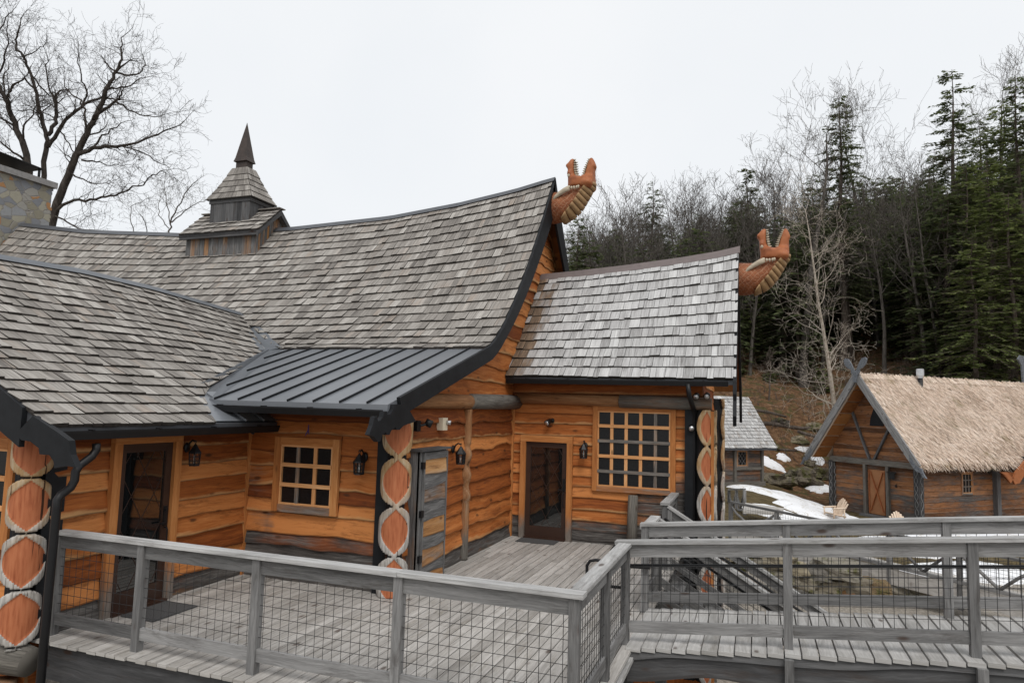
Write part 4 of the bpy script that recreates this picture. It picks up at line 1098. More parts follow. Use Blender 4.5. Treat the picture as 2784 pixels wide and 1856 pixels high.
# ------------------------------------------------------------------ deck
deck = thing('wooden_deck', 'grey plank deck in front of the orange lodge walls', 'deck', (-4, 8, 0))
mb = MB(); x = -7.56; bw = .138
while x < -1.43:
    y0 = 5.60+rng.uniform(-.012, .012); y1 = 8.86 if x < GX-.05 else 13.78
    ys = [y0]
    while y1-ys[-1] > 4.6: ys.append(ys[-1]+rng.uniform(2.2, 4.4))
    ys.append(y1)
    for k in range(len(ys)-1):
        z = rng.uniform(-.003, .002)
        mb.beam((x+bw/2, ys[k]+.002, z-.018), (x+bw/2, ys[k+1]-.002, z-.018), bw-rng.uniform(.011, .015), .036)
    x += bw
mb.build('deck_boards', 'deck', deck)
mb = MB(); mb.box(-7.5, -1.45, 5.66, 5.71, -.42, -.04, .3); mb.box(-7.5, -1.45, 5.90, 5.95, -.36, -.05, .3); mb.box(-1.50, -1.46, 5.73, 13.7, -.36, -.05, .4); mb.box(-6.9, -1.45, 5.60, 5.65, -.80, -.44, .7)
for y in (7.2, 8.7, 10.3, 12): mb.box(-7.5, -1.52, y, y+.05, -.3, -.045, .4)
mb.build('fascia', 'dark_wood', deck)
mb = MB(); mb.beam((-1.40, 5.4, -.14), (-1.40, 8.05, -.10), .14, .05, r=.7); mb.build('side_plank', 'cap_wood', deck)
for (x, y) in ((-7.2, 5.85), (-4.5, 5.85), (-1.6, 5.85), (-1.6, 9.0), (-1.6, 12.5)):
    m2 = MB(); m2.box(x-.09, x+.09, y-.09, y+.09, -4.4, -.37); m2.build('support_post', 'dark_wood', deck)

def mesh_panel(p, q, z0, z1, parent, n=None, thick=.0052, hspace=.105, m='wire', slope=None):
    """welded wire between p and q (xy), z0..z1 above the base line"""
    p = Vector(p); q = Vector(q); d = q-p; L = Vector((d.x, d.y, 0)).length; n = max(1, int(L/.105)); mb = MB()
    for k in range(n+1):
        a = p+d*((k+.5)/(n+1)); mb.tube([a+Vector((0, 0, z0)), a+Vector((0, 0, z1))], thick/2*1.15, 4, cap=False)
    h = max(1, int((z1-z0)/hspace))
    for k in range(1, h+1):
        z = z0+(z1-z0)*k/(h+1)+rng.uniform(-.003, .003)
        mb.tube([p+Vector((0, 0, z)), q+Vector((0, 0, z))], thick/2*1.15, 4, cap=False)
    return mb.build('wire_mesh', m, parent)
def railing(root, pts, H=1.15, cap=(.145, .04), post=.09, post_down=.25, inner=(0, 0), skip_first=False, skip_last=False, capext=(0, 0), wire=True, zb=.24, seg_cap=None):
    """pts: list of 3-D base points of posts; rails between them"""
    P = [Vector(p) for p in pts]; n = len(P)
    for i, p in enumerate(P):
        if (i == 0 and skip_first) or (i == n-1 and skip_last): continue
        mb = MB(); d = (P[min(i+1, n-1)]-P[max(i-1, 0)]); d.z = 0; d.normalize()
        mb.beam(p-Vector((0, 0, post_down)), p+Vector((0, 0, H-cap[1])), post, post, d); mb.build('post', 'grey_wood', root)
    for i in range(n-1):
        a, b = P[i], P[i+1]; d = (b-a).normalized(); e = post/2+.001
        mb = MB(); mb.beam(a+d*e+Vector((0, 0, H-cap[1]-.075)), b-d*e+Vector((0, 0, H-cap[1]-.075)), .042, .148); mb.build('top_rail', 'grey_wood', root)
        mb = MB(); mb.beam(a+d*e+Vector((0, 0, zb-.06)), b-d*e+Vector((0, 0, zb-.06)), .042, .125); mb.build('bottom_rail', 'grey_wood', root)
        if wire: mesh_panel(a+d*e, b-d*e, zb+.004, H-cap[1]-.15, root)
    caps = seg_cap or [(0, n-1)]
    for k, (i, j) in enumerate(caps):
        a, b = P[i], P[j]; d = (b-a).normalized()
        ea = capext[0] if i == 0 else 0.0; eb = capext[1] if j == n-1 else -.004
        mb = MB(); mb.beam(a-d*ea+Vector((0, 0, H-cap[1]/2+.002*k)), b+d*eb+Vector((0, 0, H-cap[1]/2+.002*k)), cap[0], cap[1], w=0); mb.build('cap_rail', 'cap_wood', root)

FR = thing('deck_railing', 'grey wooden railing with wire mesh along the front edge of the deck', 'railing', (-4.5, 5.77, 0))
FY = 5.785; SXX = -1.455
railing(FR, [(-7.50, FY, 0), (-6.24, FY, 0), (-4.72, FY, 0), (-3.12, FY, 0), (SXX, FY, 0)], 1.15, capext=(.05, .085), seg_cap=[(0, 3), (3, 4)], post_down=.12)
SR = thing('deck_railing', 'short grey railing with wire mesh at the right side of the deck by the bridge', 'railing', (SXX, 7, 0))
railing(SR, [(SXX, FY+.09, 0), (SXX, 7.03, 0), (SXX, 8.17, 0)], 1.15, skip_first=True, capext=(-.02, .045), post_down=.2)

# ------------------------------------------------------------------ footbridge
BS = .098
def bz(x): return .02+BS*(x+1.45)
BY0, BY1 = 8.14, 9.50
br = thing('footbridge', 'sloping grey plank footbridge with railings leading up from the deck', 'footbridge', (0.5, 8.8, .1))
mb = MB(); x = -1.42; 
while x < 7.0:
    w = .168+rng.uniform(-.012, .012); e0 = 7.98+rng.uniform(-.012, .012); z = bz(x+w/2)-.02
    mb.beam((x+w/2, e0, z), (x+w/2, BY1+.14, z), w-.013, .042); x += w
mb.build('bridge_boards', ['bridge_deck', 'grey_wood'], br)
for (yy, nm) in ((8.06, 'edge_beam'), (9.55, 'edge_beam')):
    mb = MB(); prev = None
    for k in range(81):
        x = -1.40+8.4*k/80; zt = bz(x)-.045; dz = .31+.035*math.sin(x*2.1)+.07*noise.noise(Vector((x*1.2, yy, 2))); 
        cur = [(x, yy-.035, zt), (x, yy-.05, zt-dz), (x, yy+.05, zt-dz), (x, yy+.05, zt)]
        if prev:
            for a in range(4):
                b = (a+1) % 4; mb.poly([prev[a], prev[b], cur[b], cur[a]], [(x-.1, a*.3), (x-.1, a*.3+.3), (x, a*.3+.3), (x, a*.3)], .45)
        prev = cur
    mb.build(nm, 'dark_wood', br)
    if yy < 9:
        mb = MB(); prev = None   # live-edge strip under the boards
        for k in range(81):
            x = -1.40+8.4*k/80; zt = bz(x)-.044; dz = .07+.03*noise.noise(Vector((x*1.6, 5, 2)))+.02*math.sin(x*3)
            cur = [(x, yy-.052, zt), (x, yy-.066, zt-dz), (x, yy-.036, zt-dz), (x, yy-.036, zt)]
            if prev:
                for a in range(4):
                    b = (a+1) % 4; mb.poly([prev[a], prev[b], cur[b], cur[a]], [(x-.1, a*.1), (x-.1, a*.1+.1), (x, a*.1+.1), (x, a*.1)], .75)
            prev = cur
        mb.build('edge_strip', 'dark_wood', br)
        for x in (.30, 2.02, 3.75):
            m2 = MB(); m2.box(x-.045, x+.045, yy-.13, yy-.07, bz(x)-.34, bz(x)-.045); m2.build('post_block', 'grey_wood', br)
NR = thing('bridge_railing', 'near grey railing with wire mesh and black handrail on the footbridge', 'railing', (0.5, BY0, .1))
nxs = [SXX+.0, .30, 2.02, 3.75, 5.5]
railing(NR, [(x, BY0+.03, bz(x)) for x in nxs], 1.15, capext=(.12, .05), skip_first=True, post_down=.42)
mb = MB(); hz = .84
hy = BY0+.145
mb.tube([(x, hy, bz(x)+hz) for x in np.linspace(-1.50, 5.5, 20)], .019, 8)
mb.tube([(-1.50, hy, bz(-1.5)+hz), (-1.68, hy, .875), (-1.84, hy, .885), (-1.91, hy, .865), (-1.945, hy, .81), (-1.945, hy, .70), (-1.91, hy, .62), (-1.83, hy, .59), (-1.46, hy, .60)], .019, 8)
mb.build('handrail', 'black_metal', NR, True)
FRR = thing('bridge_railing', 'far grey railing with wire mesh on the footbridge beside the stairs', 'railing', (0.5, BY1, .1))
fxs = [-1.44, .34, 2.10, 3.85, 5.6]
railing(FRR, [(x, BY1+.03, bz(x)) for x in fxs], 1.15, capext=(.06, .05), post_down=.05)
mb = MB(); mb.tube([(-1.36, BY1-.06, .87), (-1.74, BY1-.06, .875), (-1.83, BY1-.06, .85), (-1.88, BY1-.06, .78), (-1.88, BY1-.06, .68), (-1.83, BY1-.06, .61), (-1.74, BY1-.06, .585), (-1.36, BY1-.06, .60)], .019, 8); mb.build('handrail', 'black_metal', FRR, True)

# ------------------------------------------------------------------ stairs behind the bridge
st = thing('wooden_stairs', 'grey wooden stairs with sloping rails going down beside the carved corner post', 'stairs', (0, 11.4, -.6))
SYN, SYF = 10.75, 12.15; SL = .60
def sz(x): return -(x+1.40)*SL
nst = 15
for k in range(nst):
    x = -1.40+.29*k; m2 = MB(); m2.beam((x+.14, SYN+.03, sz(x)-.185), (x+.14, SYF-.03, sz(x)-.185), .285, .04); m2.build('tread', 'grey_wood', st)
for yy in (SYN, (SYN+SYF)/2, SYF):
    m2 = MB(); m2.beam((-1.45, yy, -.16), (3.0, yy, sz(3.0)-.18), .045, .28); m2.build('stringer', 'grey_wood', st)
for yy in (SYN, SYF):
    m2 = MB(); m2.beam((-1.45, yy, 1.06), (3.0, yy, sz(3.0)+1.03), .13, .04); m2.build('cap_rail', 'cap_wood', st)
    m2 = MB(); m2.beam((-1.45, yy, .965), (3.0, yy, sz(3.0)+.935), .04, .13); m2.build('top_rail', 'grey_wood', st)
    m2 = MB(); m2.beam((-1.45, yy, .17), (3.0, yy, sz(3.0)+.14), .04, .11); m2.build('bottom_rail', 'grey_wood', st)
    for x in (-1.42, .45, 2.3):
        m2 = MB(); m2.box(x-.045, x+.045, yy-.045, yy+.045, sz(x)-.3 if x > -1.4 else 0, sz(x)+1.0); m2.build('post', 'grey_wood', st)
    mesh_panel((-1.38, yy, sz(-1.38)), (.40, yy, sz(.40)), .24, .90, st); mesh_panel((.5, yy, sz(.5)), (2.25, yy, sz(2.25)), .24, .90, st)
    m2 = MB(); m2.tube([(-1.5, yy-.09*(1 if yy > 11 else -1), .86), (3.0, yy-.09*(1 if yy > 11 else -1), sz(3.0)+.82)], .021, 8); m2.build('handrail', 'black_metal', st, True)
LR = thing('landing_railing', 'short grey railing at the head of the stairs against the lodge wall', 'railing', (-1.5, 13, 0))
railing(LR, [(-1.5, 12.15, 0), (-1.5, 13.66, 0)], 1.12, capext=(.07, .06), post_down=.2)
LR2 = thing('landing_railing', 'short grey railing between the footbridge and the head of the stairs', 'railing', (-1.5, 10.2, 0))
railing(LR2, [(-1.46, 9.7, 0), (-1.46, 10.66, 0)], 1.1, capext=(.05, .05), post_down=.2)

# ------------------------------------------------------------------ terrain
def hill_s(x, y):
    a = x/max(y, 10.0); return min(.46, max(.10, .31+.36*a))
def g(x, y):
    z = -2.75
    k_ = sstep(-x, -4, 1); z += 1.25*sstep(y, 18, 40)*k_+.15*sstep(y, 24, 40)*(1-k_)
    z -= 1.4*(1-sstep(y, 6, 13))
    t = y-47
    if t > 0:
        h = hill_s(x, y)*(t*t/(t+6.0)); 
        cap = hill_s(x, y)*72
        if h > cap*.75: h = cap*.75+(cap*.35)*(1-math.exp(-(h-cap*.75)/(cap*.35+1e-6)))
        z += (h+3.4*sstep(t, 0, 15))*sstep(x, -75, -35)
        z += .5*noise.noise(Vector((x*.09, y*.09, 1)))*min(1, t/10)+.25*noise.noise(Vector((x*.3, y*.3, 5)))*min(1, t/4)
    z += .03*noise.noise(Vector((x*.4, y*.4, 9)))
    return z
mb = MB()
xs = list(np.arange(-600, -60, 60))+list(np.arange(-60, -8, 4))+list(np.arange(-8, 24, .7))+list(np.arange(24, 90, 3))+list(np.arange(90, 601, 60))
ys = list(np.arange(-300, -20, 40))+list(np.arange(-20, 14, 2))+list(np.arange(14, 62, .7))+list(np.arange(62, 150, 3))+list(np.arange(150, 601, 40))
idx = []
for y in ys:
    row = []
    for x in xs:
        gz = g(x, y)
        kind = 0.0
        if y < 48-.9*max(0, x): kind = 1.0
        if y < 27+.25*x and -6 < x < 12: kind = 2.0
        if y < 24 and x <= -6: kind = 1.6
        row.append(mb.vert((x, y, gz), kind))
    idx.append(row)
for j in range(len(ys)-1):
    for i in range(len(xs)-1): mb.face((idx[j][i], idx[j][i+1], idx[j+1][i+1], idx[j+1][i]))
tag(mb.build('ground', 'ground', None, True), 'leaf strewn ground rising into the wooded hillside', 'ground', kind='structure')

# snow patches: thin thawing slabs on the ground
def snow_patch(cx, cy, rx, ry, rot, label, h=.16, seed=0, yoff=0):
    mb = MB(); n = 72; m = 8; cr, sr = math.cos(rot), math.sin(rot); rows = []
    for k in range(m+1):
        f = 1-k/m; row = []
        for j in range(n):
            a = 2*PI*j/n; w = 1+.42*noise.noise(Vector((math.cos(a)*1.4, math.sin(a)*1.4, seed*7.7)))+.30*noise.noise(Vector((math.cos(a)*4, math.sin(a)*4, seed*3.3)))+.07*noise.noise(Vector((math.cos(a)*10, math.sin(a)*10, seed*2.3)))
            u, v = math.cos(a)*rx*f*w, math.sin(a)*ry*f*w
            x, y = cx+u*cr-v*sr, cy+u*sr+v*cr
            row.append(mb.vert((x, y, g(x, y)-.05+(h*1.35+.09)*(1-f**3.2)**.7+.03*noise.noise(Vector((x*.8, y*.8, 4))))))
        rows.append(row)
    for k in range(m):
        for j in range(n): mb.face((rows[k][j], rows[k][(j+1) % n], rows[k+1][(j+1) % n], rows[k+1][j]))
    return tag(mb.build('snow_patch', 'snow', None, True), label, 'snow patch', 'melting snow patches')
def gpx(px, py, guess=30.0):
    """where the view ray of a pixel meets the terrain"""
    d = 8.0; last = None
    while d < 140:
        p = atd(px, py, d)
        if p[2] < g(p[0], p[1]): return p
        d += .1
    return atd(px, py, guess)
SN = [(2085, 1342, 2.0, .75, .0, 'broad flat snow patch on the grass in front of the far shed', .16),
      (2180, 1372, 1.9, 1.6, .2, 'large snow patch between the shed lawn and the thatched cabin', .22),
      (2120, 1404, 1.7, 1.1, .0, 'snow patch behind the braced fence left of the log chair', .22),
      (2225, 1404, 2.2, 1.5, .0, 'snow bank under the log chair in front of the thatched cabin', .25),
      (2480, 1492, 2.8, 1.8, .2, 'snow patch behind the fence in the middle of the bridge view', .2),
      (2700, 1480, 3.6, 2.6, .2, 'wide snow field behind the fence at the right edge', .25),
      (2640, 1560, 2.2, 1.3, .3, 'snow patch seen through the near mesh beside the round post', .2),
      (2092, 1262, .9, .5, 0, 'snow patch on the leafy bank right of the shed eave', .14),
      (2128, 1246, .55, .35, .3, 'small snow patch on the leafy bank above the boulders', .12),
      (2195, 1226, .8, .28, .1, 'thin strip of snow high on the leafy bank', .12),
      (2222, 1252, .6, .4, 0, 'small snow patch under the left thatch rake', .1),
      (2228, 1330, .9, .6, .5, 'snow patch at the foot of the boulders near the cabin', .14)]
for k, (px, py, rx, ry, ro, lb, h) in enumerate(SN):
    p = gpx(px, py); snow_patch(p[0], p[1], rx, ry, ro, lb, h, k)
# boulders and field stones
def rocks(name, spec, group):
    for k, (px, py, rx, ry, rz, lb, dz) in enumerate(spec):
        p = gpx(px, py); mb = MB(); mb.blob((p[0], p[1], p[2]+rz*.25+dz), rx, ry, rz, k+3, .4, 22, 14)
        tag(mb.build(name, 'rock', None, False), lb, 'boulder', group)
rocks('boulder', [(2108, 1318, .95, .6, .5, 'mossy boulder on the bank right of the far shed', 0), (2182, 1318, .95, .6, .75, 'tall mossy boulder between the shed and the thatched cabin', 0.1), (2145, 1306, .5, .4, .4, 'dark boulder between the two mossy boulders', 0.05), (2222, 1300, .7, .5, .5, 'grey flat boulder beside the cabin corner post', 0)], 'boulders on the bank')
sp = []
names = ['pale', 'mossy', 'brown', 'flat grey', 'rusty', 'dark', 'tan', 'wide']
def place_stone(px, py, d, rx, rz, lb, seed):
    p = atd(px, py, d); mb = MB(); mb.blob(p, rx, rx*.7, rz, seed, .15, 20, 14, blocky=.5)
    tag(mb.build('field_stone', 'field_stone', None, False), lb, 'stone', 'stones of the dry retaining wall')
k = 0
SW = [(1900, 1575, .35, .2), (1945, 1540, .42, .22), (1985, 1505, .5, .25), (2035, 1490, .45, .22), (2078, 1512, .45, .25), (2030, 1530, .5, .22), (2120, 1530, .5, .24), (1990, 1560, .45, .2), (2100, 1560, .4, .2), (2160, 1545, .42, .24), (2215, 1555, .45, .26), (2275, 1545, .75, .3), (2190, 1585, .4, .22), (2255, 1595, .45, .25), (2320, 1590, .5, .26), (2300, 1610, .35, .24), (2375, 1592, .55, .25), (2430, 1605, .55, .24), (2350, 1618, .4, .2), (2410, 1620, .4, .18), (2480, 1612, .5, .2), (2520, 1625, .4, .16), (2060, 1548, .3, .2), (2145, 1575, .35, .2), (2230, 1615, .35, .18)]
pos = ['at the left end of the dry stone wall', 'low in the dry stone wall', 'high in the dry stone wall', 'in the middle of the dry stone wall', 'at the right end of the dry stone wall']
for k, (px, py, rx, rz) in enumerate(SW):
    place_stone(px, py, 20.3-.0*k, rx, rz, 'one of the rough field stones piled in the dry retaining wall below the fence', k+20)

# ------------------------------------------------------------------ braced fence on the ramp
def fencerun(label, A, B, n, Hf=.95, ramp=True):
    f = thing('braced_fence', label, 'fence', A, 'grey braced fences'); A = Vector(A); B = Vector(B); d = B-A
    P = [A+d*k/n for k in range(n+1)]; up = Vector((0, 0, 1))
    for i, p in enumerate(P):
        m2 = MB(); m2.beam(p-up*.7, p+up*(Hf-.05), .12, .12, d); m2.build('post', 'grey_wood', f)
    m2 = MB(); m2.beam(A+up*Hf, B+up*Hf, .13, .07); m2.build('top_rail', 'grey_wood', f)
    m2 = MB(); m2.beam(A+up*.03, B+up*.03, .13, .09); m2.build('bottom_rail', 'grey_wood', f)
    for i in range(n):
        a, b = P[i], P[i+1]; mid = (a+b)/2
        m2 = MB(); m2.tube([a+up*(Hf-.1), (a*.75+mid*.25)+up*(Hf*.62), (a+mid)/2+up*Hf*.48, mid+up*.08], [.045, .04, .045, .045], 6); m2.tube([b+up*(Hf-.1), (b+mid)/2+up*Hf*.55, mid+up*.08], [.04, .045, .05], 6); m2.build('brace', 'grey_wood', f, True)
        mesh_panel(a, b, .1, Hf-.06, f, thick=.006)
    return f
fA = atd(1987, 1364, 25)-np.array([0, 0, .95]); fB = atd(2784, 1524, 17.5)-np.array([0, 0, .95])
dirf = (fB-fA); fB2 = fA+dirf*1.25
fencerun('long grey braced fence with wire mesh sloping down behind the footbridge', fA, fB2, 6)
pa = atd(1982, 1330, 33)-np.array([0, 0, .95]); pb = atd(2024, 1329, 30.5)-np.array([0, 0, .95])
fencerun('short grey braced fence beside the carved corner post and the snow', pa, pb, 2)
ramp = MB(); o1 = Vector((-.35, 1.2, 0))
ramp.poly([Vector(fA)+Vector((0, 0, -.03)), Vector(fB2)+Vector((0, 0, -.03)), Vector(fB2)+o1*1.3+Vector((0, 0, -.03)), Vector(fA)+o1*1.3+Vector((0, 0, -.03))], [(0, 0), (9, 0), (9, 1), (0, 1)])
ramp.prism([Vector(fA)+Vector((0, -.06, -.04)), Vector(fB2)+Vector((0, -.06, -.04)), Vector(fB2)+Vector((0, -.06, -.5)), Vector(fA)+Vector((0, -.06, -.5))], (0, .05, 0))
q0 = Vector(atd(2027, 1366, 30)); q1 = Vector(atd(2130, 1380, 30)); q2 = Vector(atd(2127, 1390, 28.6)); q3 = Vector(atd(2020, 1385, 27.5))
ramp.prism([q0, q1, q2, q3], (0, 0, -.15))
tag(ramp.build('boardwalk', 'deck', None), 'grey boardwalk ramp behind the braced fence', 'boardwalk')

# ------------------------------------------------------------------ thatched cabin
ang = YAW+math.radians(23.3)
cu = Vector((math.cos(ang), math.sin(ang), 0)); cv = Vector((-math.sin(ang), math.cos(ang), 0)); cz = Vector((0, 0, 1))
C0 = Vector(atd(2500, 1425, 34)); gw = 5.1; 
def CP(u, v, z): return C0+cu*u+cv*v+cz*z
cabin = thing('thatched_cabin', 'weathered plank cabin with steep pale thatched roof and crossed rake boards', 'cabin', C0)
WH = 2.85; AP = 7.47; OH = 1.15; hwid = gw/2; eo = .75
def roof_z(v):   # along the gable
    k = abs(v-hwid)/(hwid+eo); return AP-(AP-3.02)*k
mb = MB()
mg = lambda s, z, o: CP(-o, s, z)
def cwx(s, z, ri): return max(0, .35-.12*z+.35*noise.noise(Vector((s*.8, z*2, 3))))
siding(mb, mg, 0, gw, 0.0, 6.6, (.20, .30), holes=[(1.72, 2.86, -.1, 2.5)], clip=lambda s: roof_z(s)-.28, wxf=cwx, amp=.04, seed=101, lap=.03, step=.2)
mb.prism([CP(.02, 0, 0), CP(.02, gw, 0), CP(.02, gw, WH), CP(.02, hwid, AP-.4), CP(.02, 0, WH)], cu*.15, .3)
mb.build('wall', 'old_siding', cabin)
mb = MB(); ms = lambda s, z, o: CP(s, -o, z)
siding(mb, ms, 0, 12, 0.0, 2.95, (.22, .32), holes=[(3.25, 4.1, 1.38, 2.52)], wxf=lambda s, z, ri: max(0, .15+.3*noise.noise(Vector((s*.4, z*2, 7)))), amp=.03, seed=102, lap=.03, step=.2)
mb.prism([CP(0, .02, 0), CP(12, .02, 0), CP(12, .02, 2.95), CP(0, .02, 2.95)], cv*.15, .3); mb.build('wall', 'old_siding', cabin)
mb = MB(); mb.beam(CP(-.09, -.1, WH), CP(-.09, gw+.1, WH), .2, .3, w=.5); mb.build('cross_beam', 'log', cabin)
for (a, b) in ((1.02, 2.42), (3.72, 2.68)):
    m2 = MB(); m2.beam(CP(-.07, a, 5.5), CP(-.07, b, WH+.12), .1, .18, cu, w=.8); m2.build('brace', 'dark_wood', cabin)
for (v, hgt) in ((1.62, 2.7), (2.98, 2.7)):
    m2 = MB(); m2.beam(CP(-.08, v, 0), CP(-.08, v, hgt), .16, .2, cu, w=.5); m2.build('door_post', 'log', cabin)
for k, (u, v) in enumerate(((-.05, -.05), (-.05, gw+.02))):
    m2 = MB(); m2.beam(CP(u, v, 0), CP(u, v, WH-.1), .3, .34, cu, r=.2, w=.3); po = m2.build('corner_post', 'dark_wood', cabin)
    m2 = MB()
    for side in ((-1, 0), (0, -1)):
        for ph in (0, PI):
            pts = []
            for i in range(61):
                z = .1+2.55*i/60; o = .085*math.sin(z*2*PI/.78+ph)
                pts.append(CP(u-.185, v+o, z) if side[0] else CP(u+o, v-.165, z))
            m2.tube(pts, .017, 5)
    m2.build('carved_chain', 'grey_wood', po, True)
m2 = MB(); m2.beam(CP(5.9, -.1, 0), CP(5.9, -.1, 2.9), .34, .3, cu, w=.3); m2.build('wall_post', 'dark_wood', cabin)
# cabin door
m2 = MB(); m2.prism([CP(-.03, 1.78, .14), CP(-.03, 2.82, .14), CP(-.03, 2.82, 2.46), CP(-.03, 1.78, 2.46)], cu*.06); cdoor = m2.build('door', 'cabin_door', cabin)
m2 = MB(); m2.beam(CP(-.05, 1.92, .3), CP(-.05, 2.68, 2.36), .03, .15, cu, w=.2); m2.beam(CP(-.055, 2.68, .3), CP(-.055, 1.92, 2.36), .03, .15, cu, w=.2)
for v in (1.83, 2.77): m2.beam(CP(-.05, v, .16), CP(-.05, v, 2.42), .03, .09, cu, w=.2)
m2.build('carved_strap', 'orange_carved', cdoor)
m2 = MB(); m2.beam(CP(-.35, 1.6, .06), CP(-.35, 3.0, .06), .5, .12); m2.build('door_step', 'dark_wood', cabin)
m2 = MB(); pts = [CP(-.06, hwid-.3+x, z) for x, z in ((-.42, 4.78), (.42, 4.78), (.36, 5.2), (.2, 5.6), (0, 5.98), (-.2, 5.6), (-.36, 5.2))]; m2.prism(pts, cu*.04); m2.build('arched_vent', 'black_paint', cabin)
window(cabin, 3.2, 4.12, 1.36, 2.55, lambda s, z, o: CP(s, -.02-o, z), 3, 3, .10, .06, .6, grey_h=(1, 2), grey_v=(1, 2), seed=9)
for (pu, pv, pz_) in ((-.22, 1.32, 2.3),):
    m2 = MB(); c = CP(pu, pv, pz_-.0); m2.box(c.x-.13, c.x+.13, c.y-.13, c.y+.13, c.z-.2, c.z+.1); m2.prism([c+Vector((-.2, -.2, .1)), c+Vector((.2, -.2, .1)), c+Vector((.2, .2, .1)), c+Vector((-.2, .2, .1))], (0, 0, .06)); m2.build('porch_lamp', 'black_metal', cabin)
m2 = MB(); c = CP(-.05, 1.2, 1.75)  # house number 4
m2.beam(c+cv*.03-cz*.08, c+cv*.03+cz*.0, .02, .02, cu); 
m2.beam(c-cv*.02-cz*.09, c-cv*.02+cz*.09, .02, .022, cu); m2.beam(c+cv*.05-cz*.02, c-cv*.05-cz*.02, .02, .022, cu); m2.beam(c+cv*.05-cz*.02, c-cv*.01+cz*.09, .02, .022, cu)
m2.build('house_number', 'black_metal', cabin)
m2 = MB(); c = CP(5.0, -.12, 2.6); m2.tube([c, c-cv*.15, c-cv*.28-cz*.06], [.05, .09, .11], 10); m2.build('porch_lamp', 'black_metal', cabin)
# thatch: solid core with straw bundles over it
mb = MB(); L1 = 14.0
prev = None
def tp(u, k, h=0.0):   # k 0 ridge .. 1 eave on the near slope
    v = hwid-(hwid+eo)*k; z = AP-(AP-3.02)*k-.0; n = Vector((0, 0, 0))-cv*.83+cz*.56
    return CP(u, v, z)+n*h
def tp2(u, k, h=0.0):
    v = hwid+(hwid+eo)*k; z = AP-(AP-3.02)*k; n = cv*.83+cz*.56
    return CP(u, v, z)+n*h
for f in (tp, tp2):
    c8 = [f(-OH+.1, 1, -.25), f(L1, 1, -.25), f(L1, 0, -.2), f(-OH+.1, 0, -.2), f(-OH+.1, 1, .02), f(L1, 1, .02), f(L1, 0, .1), f(-OH+.1, 0, .1)]
    if f is tp2: c8 = [c8[i] for i in (3, 2, 1, 0, 7, 6, 5, 4)]
    mb.hexa(c8, 14, .3)
R = random.Random(5); nr = 46
for row in range(nr):
    k0 = (row+.5)/nr; nb = 400
    for i in range(nb):
        u = -OH+.02+(L1+OH-.02)*(i+R.random())/nb; k = k0+R.uniform(-.014, .014); du = R.gauss(.06, .055); lk = R.uniform(.045, .075); w = R.uniform(.012, .027)
        h0, h1 = R.uniform(.02, .06), R.uniform(.09, .20)
        a = tp(u, max(0, k-lk), h0); b = tp(u+du, k+.012 if k < .96 else k+R.uniform(.0, .05), h1); m_ = tp(u+du*.4, k-lk*.4, (h0+h1)/2+.02)
        s = cu*w
        r = min(1, max(0, R.gauss(.58, .27)+.25*noise.noise(Vector((u*.5, k*5, 2)))))
        mb.poly([a-s, a+s, m_+s, m_-s], None, r); mb.poly([m_-s, m_+s, b+s*.3, b-s*.3], None, r)
for i in range(1100):
    u = -OH+.05+(L1+OH)*R.random(); a = tp(u, .955+R.uniform(0, .03), R.uniform(-.12, .1)); b = tp(u+R.gauss(.05, .08), 1.03+R.uniform(-.01, .05), R.uniform(-.22, .12)); s = cu*R.uniform(.014, .03)
    mb.poly([a-s, a+s, b+s*.3, b-s*.3], None, min(1, max(0, R.gauss(.45, .28))))
for i in range(500):
    u = -OH+.05+(L1+OH)*R.random(); a = tp(u, .0, .12+R.uniform(-.02, .05)); b = tp(u+R.uniform(-.1, .15), .06, .17); s = cu*.03
    mb.poly([a-s-cv*-.05, a+s-cv*-.05, b+s*.4, b-s*.4], None, min(1, max(0, R.gauss(.65, .2))))
mb.build('thatch_roof', 'thatch', cabin)
mb = MB()
for f, sg in ((tp, 1), (tp2, -1)):
    for i in range(7):
        k0, k1 = i/7, (i+1)/7
        q = [f(-OH+.12, k0+.005, -.27), f(.0, k0+.005, -.27), f(.0, k1-.005, -.27), f(-OH+.12, k1-.005, -.27)]
        mb.poly(q[::sg], [(0, 0), (1.2, 0), (1.2, .4), (0, .4)], rng.random(), .15)
mb.build('soffit_boards', 'soffit', cabin)
for f, nm in ((tp, 'a'), (tp2, 'b')):
    m2 = MB(); m2.beam(f(-OH, -.03, -.02), f(-OH, 1.03, -.02), .12, .36, (-cv if f is tp else cv)+cz*.6, w=.2, r=.7); rb = m2.build('rake_board', 'grey_wood', cabin)
    # carved beast at the foot
    e = f(-OH, 1.0, 0); out = -cv if f is tp else cv
    m2 = MB(); pts = [e+out*x+cz*z-cu*.07 for x, z in ((-.30, .48), (-.12, .20), (.02, -.02), (.16, -.12), (.30, -.16), (.40, -.42), (.55, -.62), (.36, -.58), (.24, -.36), (.05, -.34), (-.12, -.16), (-.30, .12))]
    m2.prism(pts, cu*.09); m2.build('carved_foot', 'carved_grey', rb)
    # crossing finial that curls outward over the ridge
    m2 = MB(); t0 = CP(-OH-.03, hwid, AP); o2 = cv if f is tp else -cv
    pts = [t0+o2*x+cz*z for x, z in ((-.14, -.35), (.10, -.42), (.16, -.05), (.30, .12), (.30, .30), (.48, .36), (.68, .55), (.76, .80), (.66, .92), (.46, .88), (.30, .66), (.18, .42), (.10, .26), (-.10, .12))]
    m2.prism(pts, cu*(.08 if f is tp else -.08)); m2.build('carved_finial', 'carved_grey', rb)
m2 = MB(); p = Vector(atd(2502, 1030, 38)); m2.tube([p-cz*1.5, p+cz*.05], .13, 12); pipe = m2.build('stove_pipe', 'black_metal', cabin, True)
